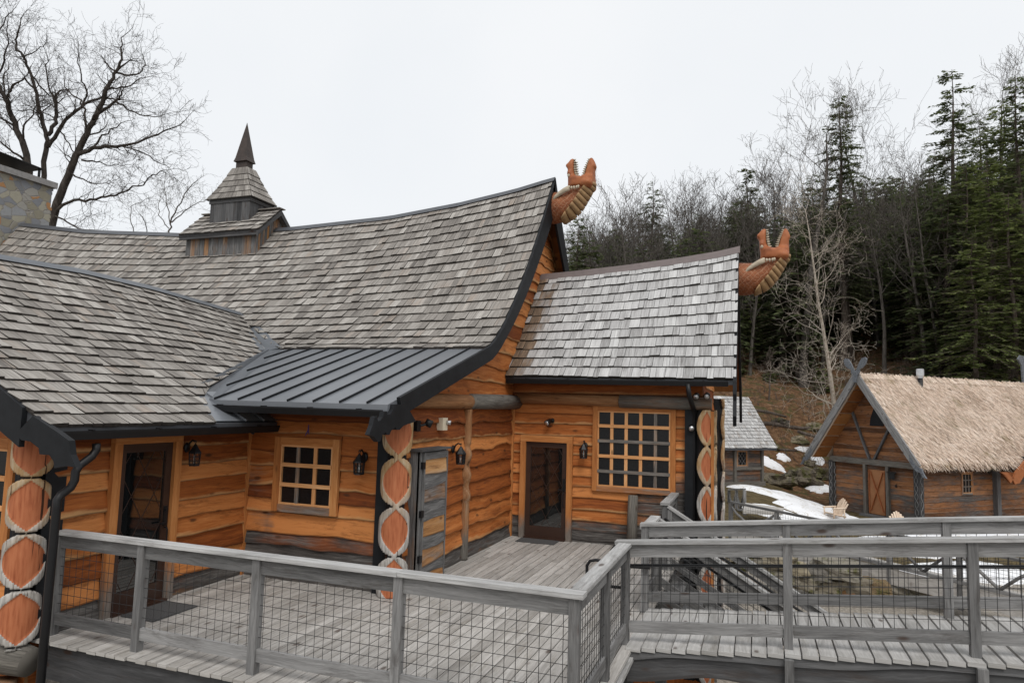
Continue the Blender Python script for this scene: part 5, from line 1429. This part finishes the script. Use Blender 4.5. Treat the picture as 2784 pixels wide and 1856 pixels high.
m2 = MB(); q = p+cz*.05; m2.tube([q, q+cz*.1, q+cz*.12, q+cz*.18, q+cz*.19, q+cz*.5, q+cz*.52], [.14, .14, .19, .19, .2, .2, .14], 14); m2.build('pipe_cap', 'steel', pipe)
def onv(x, y, v):      # point of a view ray on the cabin's plane v = const
    r_ = Vector(ray(x, y)); o_ = Vector(CAM); d_ = ((C0+cv*v)-o_).dot(cv)/r_.dot(cv); return o_+r_*d_
m2 = MB(); p = onv(2784, 990, hwid); m2.prism([p+cu*x+cz*z for x, z in ((-.55, .3), (-.3, .55), (.1, .5), (.3, .2), (.12, -1.4), (-.12, -1.4), (-.2, -.1), (-.35, .05))], cv*.1)
m2.build('carved_finial', 'carved_grey', cabin)
# little porch gable over the side wall, its carved board end enters at the right edge
m2 = MB(); pts = [onv(x, y, -1.02) for x, y in ((2790, 1250), (2762, 1283), (2757, 1300), (2748, 1313), (2735, 1290), (2722, 1284), (2738, 1283), (2750, 1296), (2760, 1316), (2772, 1313), (2790, 1285))]
m2.prism(pts, cv*.1); top = pts[0]; pk = top+cu*1.5+cz*2.1
m2.prism([top, pk, pk-cz*.45, pts[-1]], cv*.1); m2.prism([pk, pk+cu*2.2-cz*2.9, pk+cu*2.2-cz*3.3, pk-cz*.45], cv*.1)
m2.build('carved_barge_board', 'orange_carved', cabin)
m2 = MB()
for q_ in (pts[0]+cu*.25+cz*.1, pk+cu*1.9-cz*2.85): m2.beam(q_+cv*.1, q_+cv*1.05, .09, .12)
m2.build('bracket', 'dark_wood', cabin)

# ------------------------------------------------------------------ shed
S0 = Vector(atd(2072, 1318, 40)); su, sv = cu, cv
shed = thing('log_shed', 'small weathered log shed with grey shingle roof behind the lodge corner', 'shed', S0)
def SP(u, v, z): return S0+su*u+sv*v+cz*z
mb = MB(); siding(mb, lambda s, z, o: SP(s, -o, z), -5, 0, .12, 2.3, (.2, .3), holes=[(-1.95, -1.1, 1.05, 2.05)], wxf=lambda s, z, ri: .3+.4*noise.noise(Vector((s, z*3, ri))), amp=.02, seed=131, step=.25)
mb.prism([SP(-5, .02, 0), SP(0, .02, 0), SP(0, .02, 2.4), SP(-5, .02, 2.4)], sv*3.6); mb.build('wall', 'old_siding', shed)
for u in (-.08, -2.1):
    m2 = MB(); m2.beam(SP(u, -.06, 0), SP(u, -.06, 2.3), .2, .16, su, w=.6); m2.build('corner_post', 'log', shed)
m2 = MB(); m2.beam(SP(-5, -.08, .1), SP(.1, -.08, .1), .2, .25, w=.6); m2.beam(SP(-2, -.07, .98), SP(0, -.07, .98), .12, .16, w=.6); m2.build('log_beam', 'log', shed)
m2 = MB(); m2.prism([SP(-5, -.0, -.7), SP(-.3, -.0, -.7), SP(-.3, -.0, 0), SP(-5, -.0, 0)], sv*3.5); m2.build('foundation', 'concrete', shed)
w = window(shed, -1.95, -1.1, 1.05, 2.05, lambda s, z, o: SP(s, -.02-o, z), 1, 1, .09, .05, .6, seed=12)
m2 = MB()
for k in range(-3, 4):
    for sg in (1, -1):
        c = [( -1.525+x, 1.55+sg*x*1.3+k*.3) for x in np.linspace(-.33, .33, 30)]; c = [q for q in c if 1.15 < q[1] < 1.95]
        if len(c) > 1: m2.beam(SP(c[0][0], -.035, c[0][1]), SP(c[-1][0], -.035, c[-1][1]), .012, .018)
m2.build('diamond_leading', 'grey_wood', w)
def f_shed(a, t): return SP(a, 1.75-2.35*t, 5.15-2.95*t)
sP, sB = make_P(f_shed, -2)
mb = MB(); slab(mb, f_shed, -6, .55, 6, 5, .02, .14); slab(mb, f_shed, -6, .55, 6, 5, .02, .14, mir=lambda p: p+sv*(2*(1.75-((p-S0).dot(sv))))); shr = mb.build('roof', ['soffit', 'ridge'], shed)
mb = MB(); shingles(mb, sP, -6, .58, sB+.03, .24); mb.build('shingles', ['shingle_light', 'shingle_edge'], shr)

# ------------------------------------------------------------------ chairs by the cabin
def chair(base, rz, label):
    t = thing('log_chair', label, 'chair', base, 'pale log chairs'); b = Vector(base); cr, sr = math.cos(rz), math.sin(rz)
    def T(x, y, z): return b+Vector((x*cr-y*sr, x*sr+y*cr, z))
    for sx in (-1, 1):
        for (y, h) in ((-.33, .60), (.28, .62)):
            m2 = MB(); m2.tube([T(sx*.33, y, 0), T(sx*.32, y, h)], .035, 8); m2.build('leg', 'chair', t, True)
        m2 = MB(); m2.tube([T(sx*.33, -.40, .62), T(sx*.33, .36, .64)], .042, 8); m2.build('armrest', 'chair', t, True)
        m2 = MB(); m2.tube([T(sx*.30, -.34, .36), T(sx*.28, .40, .22)], .04, 8); m2.build('seat_rail', 'chair', t, True)
    m2 = MB()
    for k in range(6): m2.beam(T(-.3, -.32+.1*k, .39-.022*k), T(.3, -.32+.1*k, .39-.022*k), .085, .03)
    m2.build('seat', 'chair', t)
    m2 = MB()
    for k in range(7):
        x = -.27+.09*k; h = 1.08-.10*abs(k-3)**1.5/2.2; m2.beam(T(x*.8, .20, .30), T(x*1.1, .52, h), .08, .03, Vector((-sr, cr, .3)))
    m2.beam(T(-.28, .34, .55), T(.28, .34, .55), .05, .05); m2.build('backrest', 'chair', t)
p = gpx(2270, 1422); chair((p[0], p[1], g(p[0], p[1])+.12), -.95, 'whole pale log chair standing on the snow by the cabin gable')
p = gpx(2452, 1412); p = atd(2452, 1398, 31.5); chair((p[0], p[1], p[2]-1.0), YAW-.05, 'pale chair with only its fan back showing above the bridge rail')

# ------------------------------------------------------------------ trees
def rvec(R): return Vector((R.gauss(0, 1), R.gauss(0, 1), R.gauss(0, 1)))
def limb(mb, R, p, d, L, r, lvl, maxl, rmin=.006, up=.12, nside=(7, 5, 4, 3, 3, 3), spread=.75, dens=1.0, stats=None):
    """recursive bare branch: a wandering tapered tube with side branches"""
    n = max(3, min(8, int(L/.5)+2)) if lvl < 3 else 3
    pts = [p]; rad = [r]; q = p.copy(); dd = d.normalized()
    for i in range(n):
        dd = (dd+rvec(R)*(.11+.05*lvl)+Vector((0, 0, up*.35))).normalized(); q = q+dd*(L/n); pts.append(q.copy()); rad.append(max(rmin*.7, r*(1-.78*(i+1)/n)))
    mb.tube(pts, rad, nside[min(lvl, 5)], .5, cap=False)
    if lvl >= maxl: return
    k = max(2, int(R.uniform(3.2, 5.2)*dens)) if lvl < maxl-1 else max(2, int(R.uniform(3, 5)*dens))
    for j in range(k):
        f = R.uniform(.28, .98) if j else 1.0
        i = min(n, max(1, int(round(f*n)))); b = pts[i]; di = (pts[i]-pts[i-1]).normalized()
        side = di.cross(rvec(R)).normalized(); nd = (di*R.uniform(.5, 1.0)+side*spread*R.uniform(.6, 1.2)+Vector((0, 0, up))).normalized()
        limb(mb, R, b, nd, L*R.uniform(.42, .72), max(rmin, rad[i]*R.uniform(.5, .75)), lvl+1, maxl, rmin, up, nside, spread, dens)
def bare_mesh(seed, H, r0, maxl=4, lk=1.0, crown=.35, rmin=.010, spread=.8, dens=1.0, up=.26, lean=0.0, nb=17):
    R = random.Random(seed); tr = MB(); cr = MB(); n = 12; pts = []; rad = []; q = Vector((0, 0, -.6)); d = Vector((lean, 0, 1)).normalized()
    for i in range(n+1):
        pts.append(q.copy()); rad.append(r0*(1-.86*(i/n)**1.1)+ (r0*.25 if i == 0 else 0)); d = (d+rvec(R)*.045+Vector((0, 0, .08))).normalized(); q = q+d*(H+.6)/n
    tr.tube(pts, rad, 9, .5, cap=False)
    for k in range(nb):
        f = crown+(1-crown)*((k+R.random())/nb)**.9; i = min(n, int(f*n)); t = f*n-i; b = pts[i].lerp(pts[min(n, i+1)], t); rr = rad[i]
        a = R.uniform(0, 2*PI)+k*2.4; nd = Vector((math.cos(a), math.sin(a), R.uniform(.55, 1.5)))
        limb(cr, R, b, nd, lk*H*R.uniform(.16, .30)*(1.25-.6*(f-crown)/(1-crown)), rr*R.uniform(.22, .42), 1, maxl, rmin, up, spread=spread, dens=dens)
    limb(cr, R, pts[-1], d, H*.12, rad[-1], 2, maxl, rmin, up, dens=dens)
    return tr, cr
def conifer_mesh(seed, H, r0, base=.1, width=.2, nl=38, per=9, leaf=.33, sparse_top=0.0, dens=1.35):
    """hemlock: whorls of drooping limbs carrying flat sprays of small needle cards"""
    R = random.Random(seed); tr = MB(); cr = MB()
    n = 10; pts = [Vector((.12*math.sin(i*.9+seed), .12*math.cos(i*1.3+seed), -.6+(H+.6)*i/n)) for i in range(n+1)]
    tr.tube(pts, [r0*(1-.96*i/n) for i in range(n+1)], 8, .5, cap=False)
    for l in range(nl):
        f = base+(1-base)*(l+R.random()*.6)/nl; z = H*f
        reach = H*width*1.25*(1-f)**.62*R.uniform(.75, 1.2)+.35
        if f < base+.12: reach *= .75
        for b in range(per if f < .85 else max(4, per-2)):
            if R.random() < .12+.25*sparse_top*f: continue
            a = R.uniform(0, 2*PI); L = reach*R.uniform(.55, 1.12); dr = R.uniform(.02, .30); rise = .30*(f-.55)
            s = max(2, int(L/.55)); z_ = z+R.uniform(-.6, .6)*H*(1-base)/nl; p0 = Vector((0, 0, z_)); bp = [p0]
            for k in range(1, s+1):
                t = k/s; bp.append(Vector((math.cos(a)*L*t, math.sin(a)*L*t, z_+L*(rise*t-dr*t*t)+R.gauss(0, .04))))
            cr.tube(bp, [.035*(1-.8*k/s)*(1-f*.5)+.006 for k in range(s+1)], 3, .02, m=1, cap=False)
            m = max(3, int(L*5.2*dens))
            for k in range(m):
                t = (k+.5+R.uniform(-.4, .4))/m
                if t < .18: continue
                j = min(s-1, int(t*s)); c = bp[j].lerp(bp[j+1], t*s-j)
                for sd in (-1, 1):
                    if R.random() < .2: continue
                    aa = a+sd*R.uniform(.5, 1.15); ll = leaf*R.uniform(.7, 1.7)*(.55+.8*(1-t)); w = leaf*R.uniform(.20, .40)
                    dx = Vector((math.cos(aa), math.sin(aa), R.uniform(-.45, .12))); si = Vector((-math.sin(aa), math.cos(aa), R.uniform(-.3, .3)))*w
                    e = c+dx*ll
                    r = min(1, max(0, R.gauss(.45+.15*(f-.5), .22)))
                    cr.poly([c-si*.4, c+dx*ll*.5-si, e, c+dx*ll*.5+si], None, r)
    return tr, cr
def make_tree(name, label, cat, meshes, bark_m, leaf_m, loc, rz=0.0, sc=1.0, group=None):
    t = thing(name, label, cat, (0, 0, 0), group)
    a = meshes[0].build('trunk', bark_m, t, True); b = meshes[1].build('crown', leaf_m, t, False)
    t.location = tuple(loc); t.rotation_euler = (0, 0, rz); t.scale = (sc, sc, sc)
    return t
def spot(px, ytop, d):
    p = atd(px, 1130, d); z = g(p[0], p[1]); top = atd(px, ytop, d)[2]
    return Vector((p[0], p[1], z-.1)), top-z
PLACED = []
def con(px, ytop, d, label, seed, leaf='needle', **kw):
    loc, H = spot(px, ytop, d); H *= 1.035; kw.setdefault('width', .17)
    return make_tree('conifer_tree', label, 'conifer', conifer_mesh(seed, H, H*.013+.06, **kw), 'bark_brown', [leaf, 'bark_brown'], loc, seed*1.3, 1.0, 'evergreen trees on the hillside')
con(2297, 243, 62, 'tall open topped hemlock rising above the light barked birch', 3, width=.15, nl=40, sparse_top=.9, base=.25)
con(2618, 167, 58, 'tallest hemlock with a ragged top behind the thatched ridge', 5, width=.16, nl=46, sparse_top=.7, base=.12)
con(2800, 190, 55, 'dense dark hemlock cut by the right edge of the picture', 7, width=.16, nl=46, base=.06)
con(2035, 445, 74, 'dark hemlock just right of the lower dragon head', 9, width=.17, nl=34, sparse_top=.4, base=.2)
con(1770, 488, 88, 'pointed hemlock standing alone between the two dragon heads', 11, width=.2, nl=32, sparse_top=.3, base=.05)
con(1563, 590, 66, 'hemlock half hidden behind the tall gable below its dragon head', 13, width=.22, nl=26, base=.05)
con(1897, 570, 95, 'small hemlock in the gap left of the lower dragon head', 15, width=.17, nl=26, base=.1)
con(2712, 430, 50, 'broad green hemlock low on the slope at the right', 17, 'needle_g', width=.2, nl=40, base=.06)
con(2560, 620, 56, 'bushy yellow green hemlock between the birch and the tall hemlock', 19, 'needle_g', width=.22, nl=32, base=.03)
con(2465, 720, 66, 'young green hemlock behind the stove pipe', 21, 'needle_g', width=.22, nl=28, base=.03)
con(2660, 660, 47, 'low spreading green hemlock over the thatched ridge', 23, 'needle_g', width=.26, nl=28, base=.08)
con(2390, 640, 78, 'shadowy hemlock in the wood behind the birch', 25, width=.18, nl=30, base=.1)
con(2130, 690, 62, 'slim green hemlock behind the grey trunk above the shed', 27, 'needle', width=.2, nl=28, base=.3)
con(2050, 790, 64, 'young hemlock right behind the shed roof', 29, 'needle_g', width=.25, nl=22, base=.2)
for k_, (px_, yt_, d_, lf_, lb_) in enumerate([(2690, 300, 64, 'needle', 'second dark hemlock right of the tallest ragged one'), (2752, 260, 60, 'needle_g', 'green hemlock just left of the one cut by the right edge'), (2562, 400, 70, 'needle', 'hemlock left of the tallest ragged one, half hidden by a thin bare tree'), (2500, 500, 72, 'needle', 'middle sized hemlock right of the fan shaped bare tree'), (2648, 430, 54, 'needle_g', 'green hemlock directly below the ragged top of the tallest one'), (2765, 520, 48, 'needle_g', 'low bright hemlock at the right edge above the thatch'), (2220, 470, 76, 'needle', 'hemlock left of the open topped one behind the birch'), (2360, 480, 80, 'needle', 'hemlock right of the open topped one behind the birch'), (1965, 620, 90, 'needle', 'dark hemlock directly left of the lower dragon jaws'), (1640, 640, 90, 'needle', 'dark hemlock on the ridge between the tall gable and the lone pointed one')]):
    con(px_, yt_, d_, lb_, 101+2*k_, lf_, width=.21, nl=36, base=.05)
def bare(px, ytop, d, label, seed, bk, r0=None, **kw):
    loc, H = spot(px, ytop, d)
    return make_tree('bare_tree', label, 'tree', bare_mesh(seed, H, r0 or H*.012+.05, **kw), bk, bk, loc, 0, 1.0, 'bare trees on the hillside')
bare(2185, 345, 60, 'large bare tree with a thick grey trunk on the leafy bank', 31, 'bark_grey', .40, crown=.42, nb=17, rmin=.014)
bare(2284, 560, 46, 'pale barked birch with twisting bare limbs behind the cabin gable', 33, 'bark_birch', .19, lk=.72, crown=.10, nb=30, spread=1.0, up=.08, rmin=.009)
bare(2430, 325, 68, 'tall bare tree with a fan of upright limbs right of the birch', 35, 'bark_grey', .30, crown=.4, nb=17, rmin=.014)
bare(2560, 470, 54, 'thin bare tree in front of the tallest hemlock', 37, 'bark_grey', .16, crown=.35, nb=10, rmin=.012)
bare(2712, 235, 66, 'bare tree between the two tallest hemlocks at the right', 39, 'bark_grey', .24, crown=.4, nb=15, rmin=.014)
bare(2110, 470, 80, 'wide bare tree rising over the lower dragon head', 41, 'bark_grey', .30, crown=.35, nb=17, rmin=.016)
bare(1880, 520, 92, 'bare tree with a rounded crown in the gap between the dragons', 43, 'bark_grey', .25, crown=.4, nb=12, rmin=.016)
bare(1690, 690, 95, 'low bare tree beside the lone pointed hemlock', 45, 'bark_grey', .22, crown=.3, nb=12, rmin=.016)
bare(2410, 610, 58, 'slim grey trunk standing between the birch and the stove pipe', 47, 'bark_grey', .2, crown=.5, nb=9, rmin=.012)
bare(2642, 690, 50, 'leaning sapling in front of the dark hemlocks', 49, 'bark_brown', .10, crown=.3, nb=10, rmin=.009, lean=.12)
bare(2090, 960, 55, 'slender sapling on the leafy bank behind the shed', 51, 'bark_brown', .09, crown=.35, nb=9, rmin=.009)
bare(2320, 600, 64, 'dark bare trunk on the bank left of the birch', 53, 'bark_brown', .26, crown=.5, nb=9, rmin=.012)

# big bare trees behind the left end of the lodge: main limbs follow the photo, twigs grow from them
def limb_tree(label, d, limbs, seed, bk='bark_dark', rscale=.82, zs=2.529, dens=1.0, spray=True):
    R = random.Random(seed); tr = MB(); cr = MB(); first = True
    for li, (pts, ra, rb) in enumerate(limbs):
        P = []; dd = R.uniform(-2.5, 2.5) if li else 0.0
        for k, (x, y) in enumerate(pts):
            P.append(Vector(atd(x/zs, y/zs, d+dd*k/(len(pts)-1)*(1 if li else 0))))
        # resample with a little wander
        Q = [P[0]]
        for a, b in zip(P[:-1], P[1:]):
            for f in (.34, .67, 1.0): Q.append(a.lerp(b, f)+(rvec(R)*.05 if f < 1 else Vector((0, 0, 0))))
        if li == 0:
            b0 = Q[0]; gz = g(b0.x, b0.y); Q = [Vector((b0.x-(P[1].x-P[0].x)*.4, b0.y, gz-.5)), b0.lerp(Vector((b0.x-.3, b0.y, gz)), .5)]+Q
        n = len(Q); rad = [(ra+(rb-ra)*(k/(n-1)))*d/FPX/zs*rscale for k in range(n)]
        (tr if li == 0 else cr).tube(Q, rad, 9 if ra > 12 else 6, .5, cap=False)
        tot = sum((Q[k+1]-Q[k]).length for k in range(n-1))
        s0 = 2 if li == 0 else 0; nb = int((n-s0)*1.05*dens)
        for j in range(nb):
            f = .25+.75*(j+R.random())/nb; i = min(n-2, s0+int(f*(n-1-s0))); b = Q[i].lerp(Q[i+1], R.random()); di = (Q[i+1]-Q[i]).normalized()
            side = di.cross(rvec(R)).normalized(); nd = (di*.7+side*.9+Vector((0, 0, .15))).normalized()
            limb(cr, R, b, nd, R.uniform(.8, 2.3)*(1.15-.5*f), max(.010, min(.04, rad[i]*.35)), 2, 4, .0085, .06, dens=.92)
        limb(cr, R, Q[-1], (Q[-1]-Q[-2]), 1.4, max(.011, rad[-1]), 2, 4, .0095, .06)
    p = tr.v[0]; t = thing('bare_tree', label, 'tree', (p[0], p[1], p[2]), 'big bare trees behind the lodge')
    tr.build('trunk', bk, t, True); cr.build('crown', bk, t, False)
limb_tree('big dark bare tree slanting right behind the stone chimney', 42, [
    ([(350, 1560), (420, 1330), (490, 1150), (540, 1040), (600, 920), (660, 800), (720, 650), (760, 560), (800, 490)], 36, 12),
    ([(800, 490), (838, 410), (830, 330), (860, 240)], 12, 3), ([(800, 490), (740, 440), (690, 380)], 8, 2), ([(800, 500), (880, 520), (960, 505), (1000, 450), (985, 400)], 9, 3),
    ([(540, 1060), (640, 1015), (760, 1008), (850, 1000), (1000, 955), (1130, 900), (1270, 830)], 18, 3),
    ([(640, 1015), (700, 930), (800, 880), (850, 840)], 9, 3), ([(850, 1010), (1000, 1060), (1090, 1120), (1170, 1160)], 7, 2),
    ([(640, 830), (720, 750), (800, 690), (835, 655)], 16, 6), ([(800, 695), (870, 750), (960, 790), (1060, 805), (1160, 780)], 9, 2),
    ([(362, 1480), (430, 1410), (510, 1375), (620, 1370), (720, 1355), (830, 1325), (950, 1280), (1050, 1200), (1130, 1170)], 14, 3),
    ([(362, 1482), (440, 1510), (520, 1560), (600, 1580)], 9, 3), ([(560, 1100), (660, 1115), (760, 1140), (880, 1130)], 8, 2),
    ([(490, 1190), (570, 1230), (650, 1265), (740, 1250)], 8, 2), ([(720, 610), (800, 612), (900, 590), (960, 540), (1060, 520)], 8, 2), ([(600, 900), (580, 780), (560, 690), (470, 620), (440, 540)], 11, 3)], 61)
limb_tree('upright bare tree with forked limbs behind the chimney cover', 45, [
    ([(295, 1300), (318, 1030), (318, 940), (290, 830), (262, 720), (240, 610), (200, 480), (160, 390), (108, 325), (120, 250), (140, 170)], 22, 5),
    ([(330, 1010), (400, 905), (450, 825), (560, 740), (640, 690), (720, 665), (800, 690)], 17, 6), ([(330, 930), (388, 845), (386, 750), (380, 680), (395, 645)], 17, 10),
    ([(240, 610), (170, 540), (110, 575), (70, 620), (45, 690)], 8, 3), ([(386, 750), (340, 620), (318, 480), (330, 400)], 9, 3), ([(200, 480), (270, 590), (340, 660), (390, 700)], 7, 4),
    ([(560, 740), (600, 640), (560, 560), (530, 430), (540, 300)], 9, 2), ([(160, 390), (250, 350), (320, 290)], 6, 2), ([(330, 1000), (250, 760), (180, 720)], 6, 2), ([(400, 880), (450, 960), (520, 1060)], 7, 4)], 62)
limb_tree('bare tree leaning left at the left edge above the chimney', 44, [
    ([(200, 1180), (165, 1010), (110, 890), (60, 750), (30, 660), (-30, 560), (-80, 430)], 30, 12), ([(60, 740), (60, 640), (90, 580), (170, 530)], 9, 4), ([(105, 880), (40, 830), (-30, 790)], 11, 5),
    ([(165, 1100), (90, 1050), (30, 1000), (-40, 950)], 10, 5), ([(155, 980), (165, 860), (230, 790), (240, 730)], 9, 3), ([(30, 660), (20, 540), (60, 440)], 8, 3), ([(-30, 560), (30, 420), (60, 300), (50, 180)], 9, 3), ([(-80, 430), (-20, 260), (40, 120), (100, 60)], 9, 2)], 63)
limb_tree('slim distant bare tree between the chimney and the cupola', 60, [
    ([(1160, 1600), (1170, 1540), (1220, 1420), (1270, 1330), (1330, 1260)], 9, 3), ([(1170, 1540), (1150, 1420), (1140, 1330), (1135, 1240)], 5, 2), ([(1160, 1570), (1090, 1480), (1090, 1400), (1110, 1330)], 4, 2), ([(1180, 1530), (1270, 1450), (1350, 1400), (1420, 1370)], 5, 2),
    ([(1010, 1600), (1000, 1530), (960, 1470)], 4, 2), ([(920, 1600), (895, 1500), (900, 1420), (1000, 1370)], 4, 2)], 64, 'bark_grey', dens=1.0)

# far wood on the hillside, one mass of trees nobody could count
templ = []
for s_ in range(4): templ.append((conifer_mesh(200+s_, 16, .22, base=.04, width=.22, nl=24, per=7, leaf=.62, dens=.75), True))
for s_ in range(5): templ.append((bare_mesh(220+s_, 16, .2, maxl=3, crown=.25, rmin=.018, nb=16, dens=1.2), False))
def arr(mb): 
    return np.array(mb.v), [tuple(f) for f in mb.f], mb.r, mb.m
big = {True: MB(), False: MB()}
R = random.Random(99); cnt = 0
while cnt < 620:
    x = R.uniform(-58, 75); y = R.uniform(62, 150)
    if not (-.36 < x/y < .62): continue
    if hill_s(x, y)*min(1, (x+75)/40) < .05: continue
    isC = R.random() < (.36 if x/y < -.02 else .74)
    (tr, cr), _ = R.choice([q for q in templ if q[1] == isC]); sc = R.uniform(.72, 1.1)*(1 if not isC else .92)
    a = R.uniform(0, 2*PI); ca, sa = math.cos(a)*sc, math.sin(a)*sc; z = g(x, y)-.2
    for part, isTrunk in ((tr, True), (cr, False)):
        B = big[isC]; off = len(B.v)
        for (vx, vy, vz) in part.v: B.v.append((x+vx*ca-vy*sa, y+vx*sa+vy*ca, z+vz*sc))
        B.w += [0.0]*len(part.v)
        B.f += [tuple(i+off for i in f) for f in part.f]; B.uv += part.uv; B.r += part.r
        B.m += [1]*len(part.f) if (isTrunk or not isC) else part.m
    cnt += 1
tag(big[True].build('evergreen_wood', ['needle', 'bark_brown'], None, False), 'dark mass of distant evergreens covering the hillside', 'wood', kind='stuff')
tag(big[False].build('bare_wood', ['needle', 'bark_grey'], None, False), 'brown grey mass of distant bare trees on the hillside', 'wood', kind='stuff')
# leafless brush on the bank
mb = MB(); R = random.Random(123)
for k in range(190):
    x = R.uniform(-5, 26); y = R.uniform(50, 66)
    z = g(x, y)
    for j in range(4):
        d = Vector((R.gauss(0, .5), R.gauss(0, .5), 1)).normalized(); limb(mb, R, Vector((x, y, z)), d, R.uniform(.8, 2.6), .016, 3, 4, .008)
tag(mb.build('brush', 'bark_brown', None), 'thin leafless brush on the leafy bank', 'brush', kind='stuff')

for k, (px, py, L, r, rot, lb) in enumerate([(2150, 1165, 5.0, .16, .25, 'mossy fallen log lying across the upper leafy bank'), (2240, 1195, 3.6, .12, -.2, 'short fallen log near the left thatch rake'), (2060, 1120, 4.2, .13, .1, 'fallen trunk high on the bank above the shed roof'), (2130, 1225, 2.2, .09, .5, 'broken branch lying between the snow flecks on the bank')]):
    p = gpx(px, py); mb = MB(); c, s_ = math.cos(rot), math.sin(rot)
    mb.tube([(p[0]+c*t_*L, p[1]+s_*t_*L, g(p[0]+c*t_*L, p[1]+s_*t_*L)+r*.6) for t_ in np.linspace(-.5, .5, 7)], [r, r, r*.95, r*.9, r*.85, r*.75, r*.6], 8, .5)
    tag(mb.build('fallen_log', 'bark_brown', None, True), lb, 'log', 'fallen logs on the bank')
for k, (px, py, rz, lb) in enumerate([(2090, 1215, .45, 'low mossy rock beside the snow on the bank right of the shed'), (2170, 1200, .5, 'rock half buried in leaves in the middle of the bank'), (2215, 1165, .55, 'rock under the birch on the leafy bank'), (2120, 1150, .5, 'rock at the foot of the thick grey trunk'), (2200, 1262, .4, 'small rock just left of the thatch rake foot')]):
    p = gpx(px, py); mb = MB(); mb.blob((p[0], p[1], p[2]+rz*.05), rz*1.3, rz*1.0, rz*.7, k+60, .3, 18, 12)
    tag(mb.build('boulder', 'rock', None), lb, 'boulder', 'boulders on the bank')
for k, (px, yt, d, lb) in enumerate([(2010, 985, 62, 'small hemlock sapling rising just right of the lodge corner above the shed ridge'), (2095, 1010, 60, 'small green hemlock sapling on the bank right of the shed ridge'), (2240, 1000, 58, 'small hemlock sapling on the bank left of the carved finial')]):
    con(px, yt, d, lb, 71+k, 'needle_g', width=.30, nl=14, base=.05)

# ------------------------------------------------------------------ light: bright overcast
SUN_EL, SUN_AZ = math.radians(52), math.radians(150)   # azimuth clockwise from +Y: light from behind the camera, to the right
wd = bpy.data.worlds.new('World'); scn.world = wd; wd.use_nodes = True
nt = wd.node_tree; nt.nodes.clear()
out = nt.nodes.new('ShaderNodeOutputWorld'); bg = nt.nodes.new('ShaderNodeBackground'); bg.inputs[1].default_value = .12
sky = nt.nodes.new('ShaderNodeTexSky'); sky.sky_type = 'NISHITA'; sky.sun_disc = False
sky.sun_elevation = SUN_EL; sky.sun_rotation = SUN_AZ; sky.dust_density = 4.0; sky.air_density = 1.0
tc = nt.nodes.new('ShaderNodeTexCoord'); nz = nt.nodes.new('ShaderNodeTexNoise'); nz.inputs['Scale'].default_value = 2.2; nz.inputs['Detail'].default_value = 4
nt.links.new(tc.outputs['Generated'], nz.inputs['Vector'])
rp = nt.nodes.new('ShaderNodeValToRGB'); rp.color_ramp.elements[0].position = .3; rp.color_ramp.elements[1].position = .7
rp.color_ramp.elements[0].color = (7.5, 7.75, 8.0, 1); rp.color_ramp.elements[1].color = (8.1, 8.22, 8.35, 1)
nt.links.new(nz.outputs[0], rp.inputs[0])
mx = nt.nodes.new('ShaderNodeMix'); mx.data_type = 'RGBA'; mx.inputs[0].default_value = .93
nt.links.new(sky.outputs[0], mx.inputs[6]); nt.links.new(rp.outputs[0], mx.inputs[7])
nt.links.new(mx.outputs[2], bg.inputs[0]); nt.links.new(bg.outputs[0], out.inputs[0])
sl = bpy.data.lights.new('sun', 'SUN'); sl.energy = 1.5; sl.angle = math.radians(25); sl.color = (1, .965, .92)
so = bpy.data.objects.new('sun', sl); COL.objects.link(so); so.location = (10, -10, 30)
dv = Vector((math.sin(SUN_AZ)*math.cos(SUN_EL), math.cos(SUN_AZ)*math.cos(SUN_EL), math.sin(SUN_EL)))
so.rotation_euler = dv.to_track_quat('Z', 'Y').to_euler()
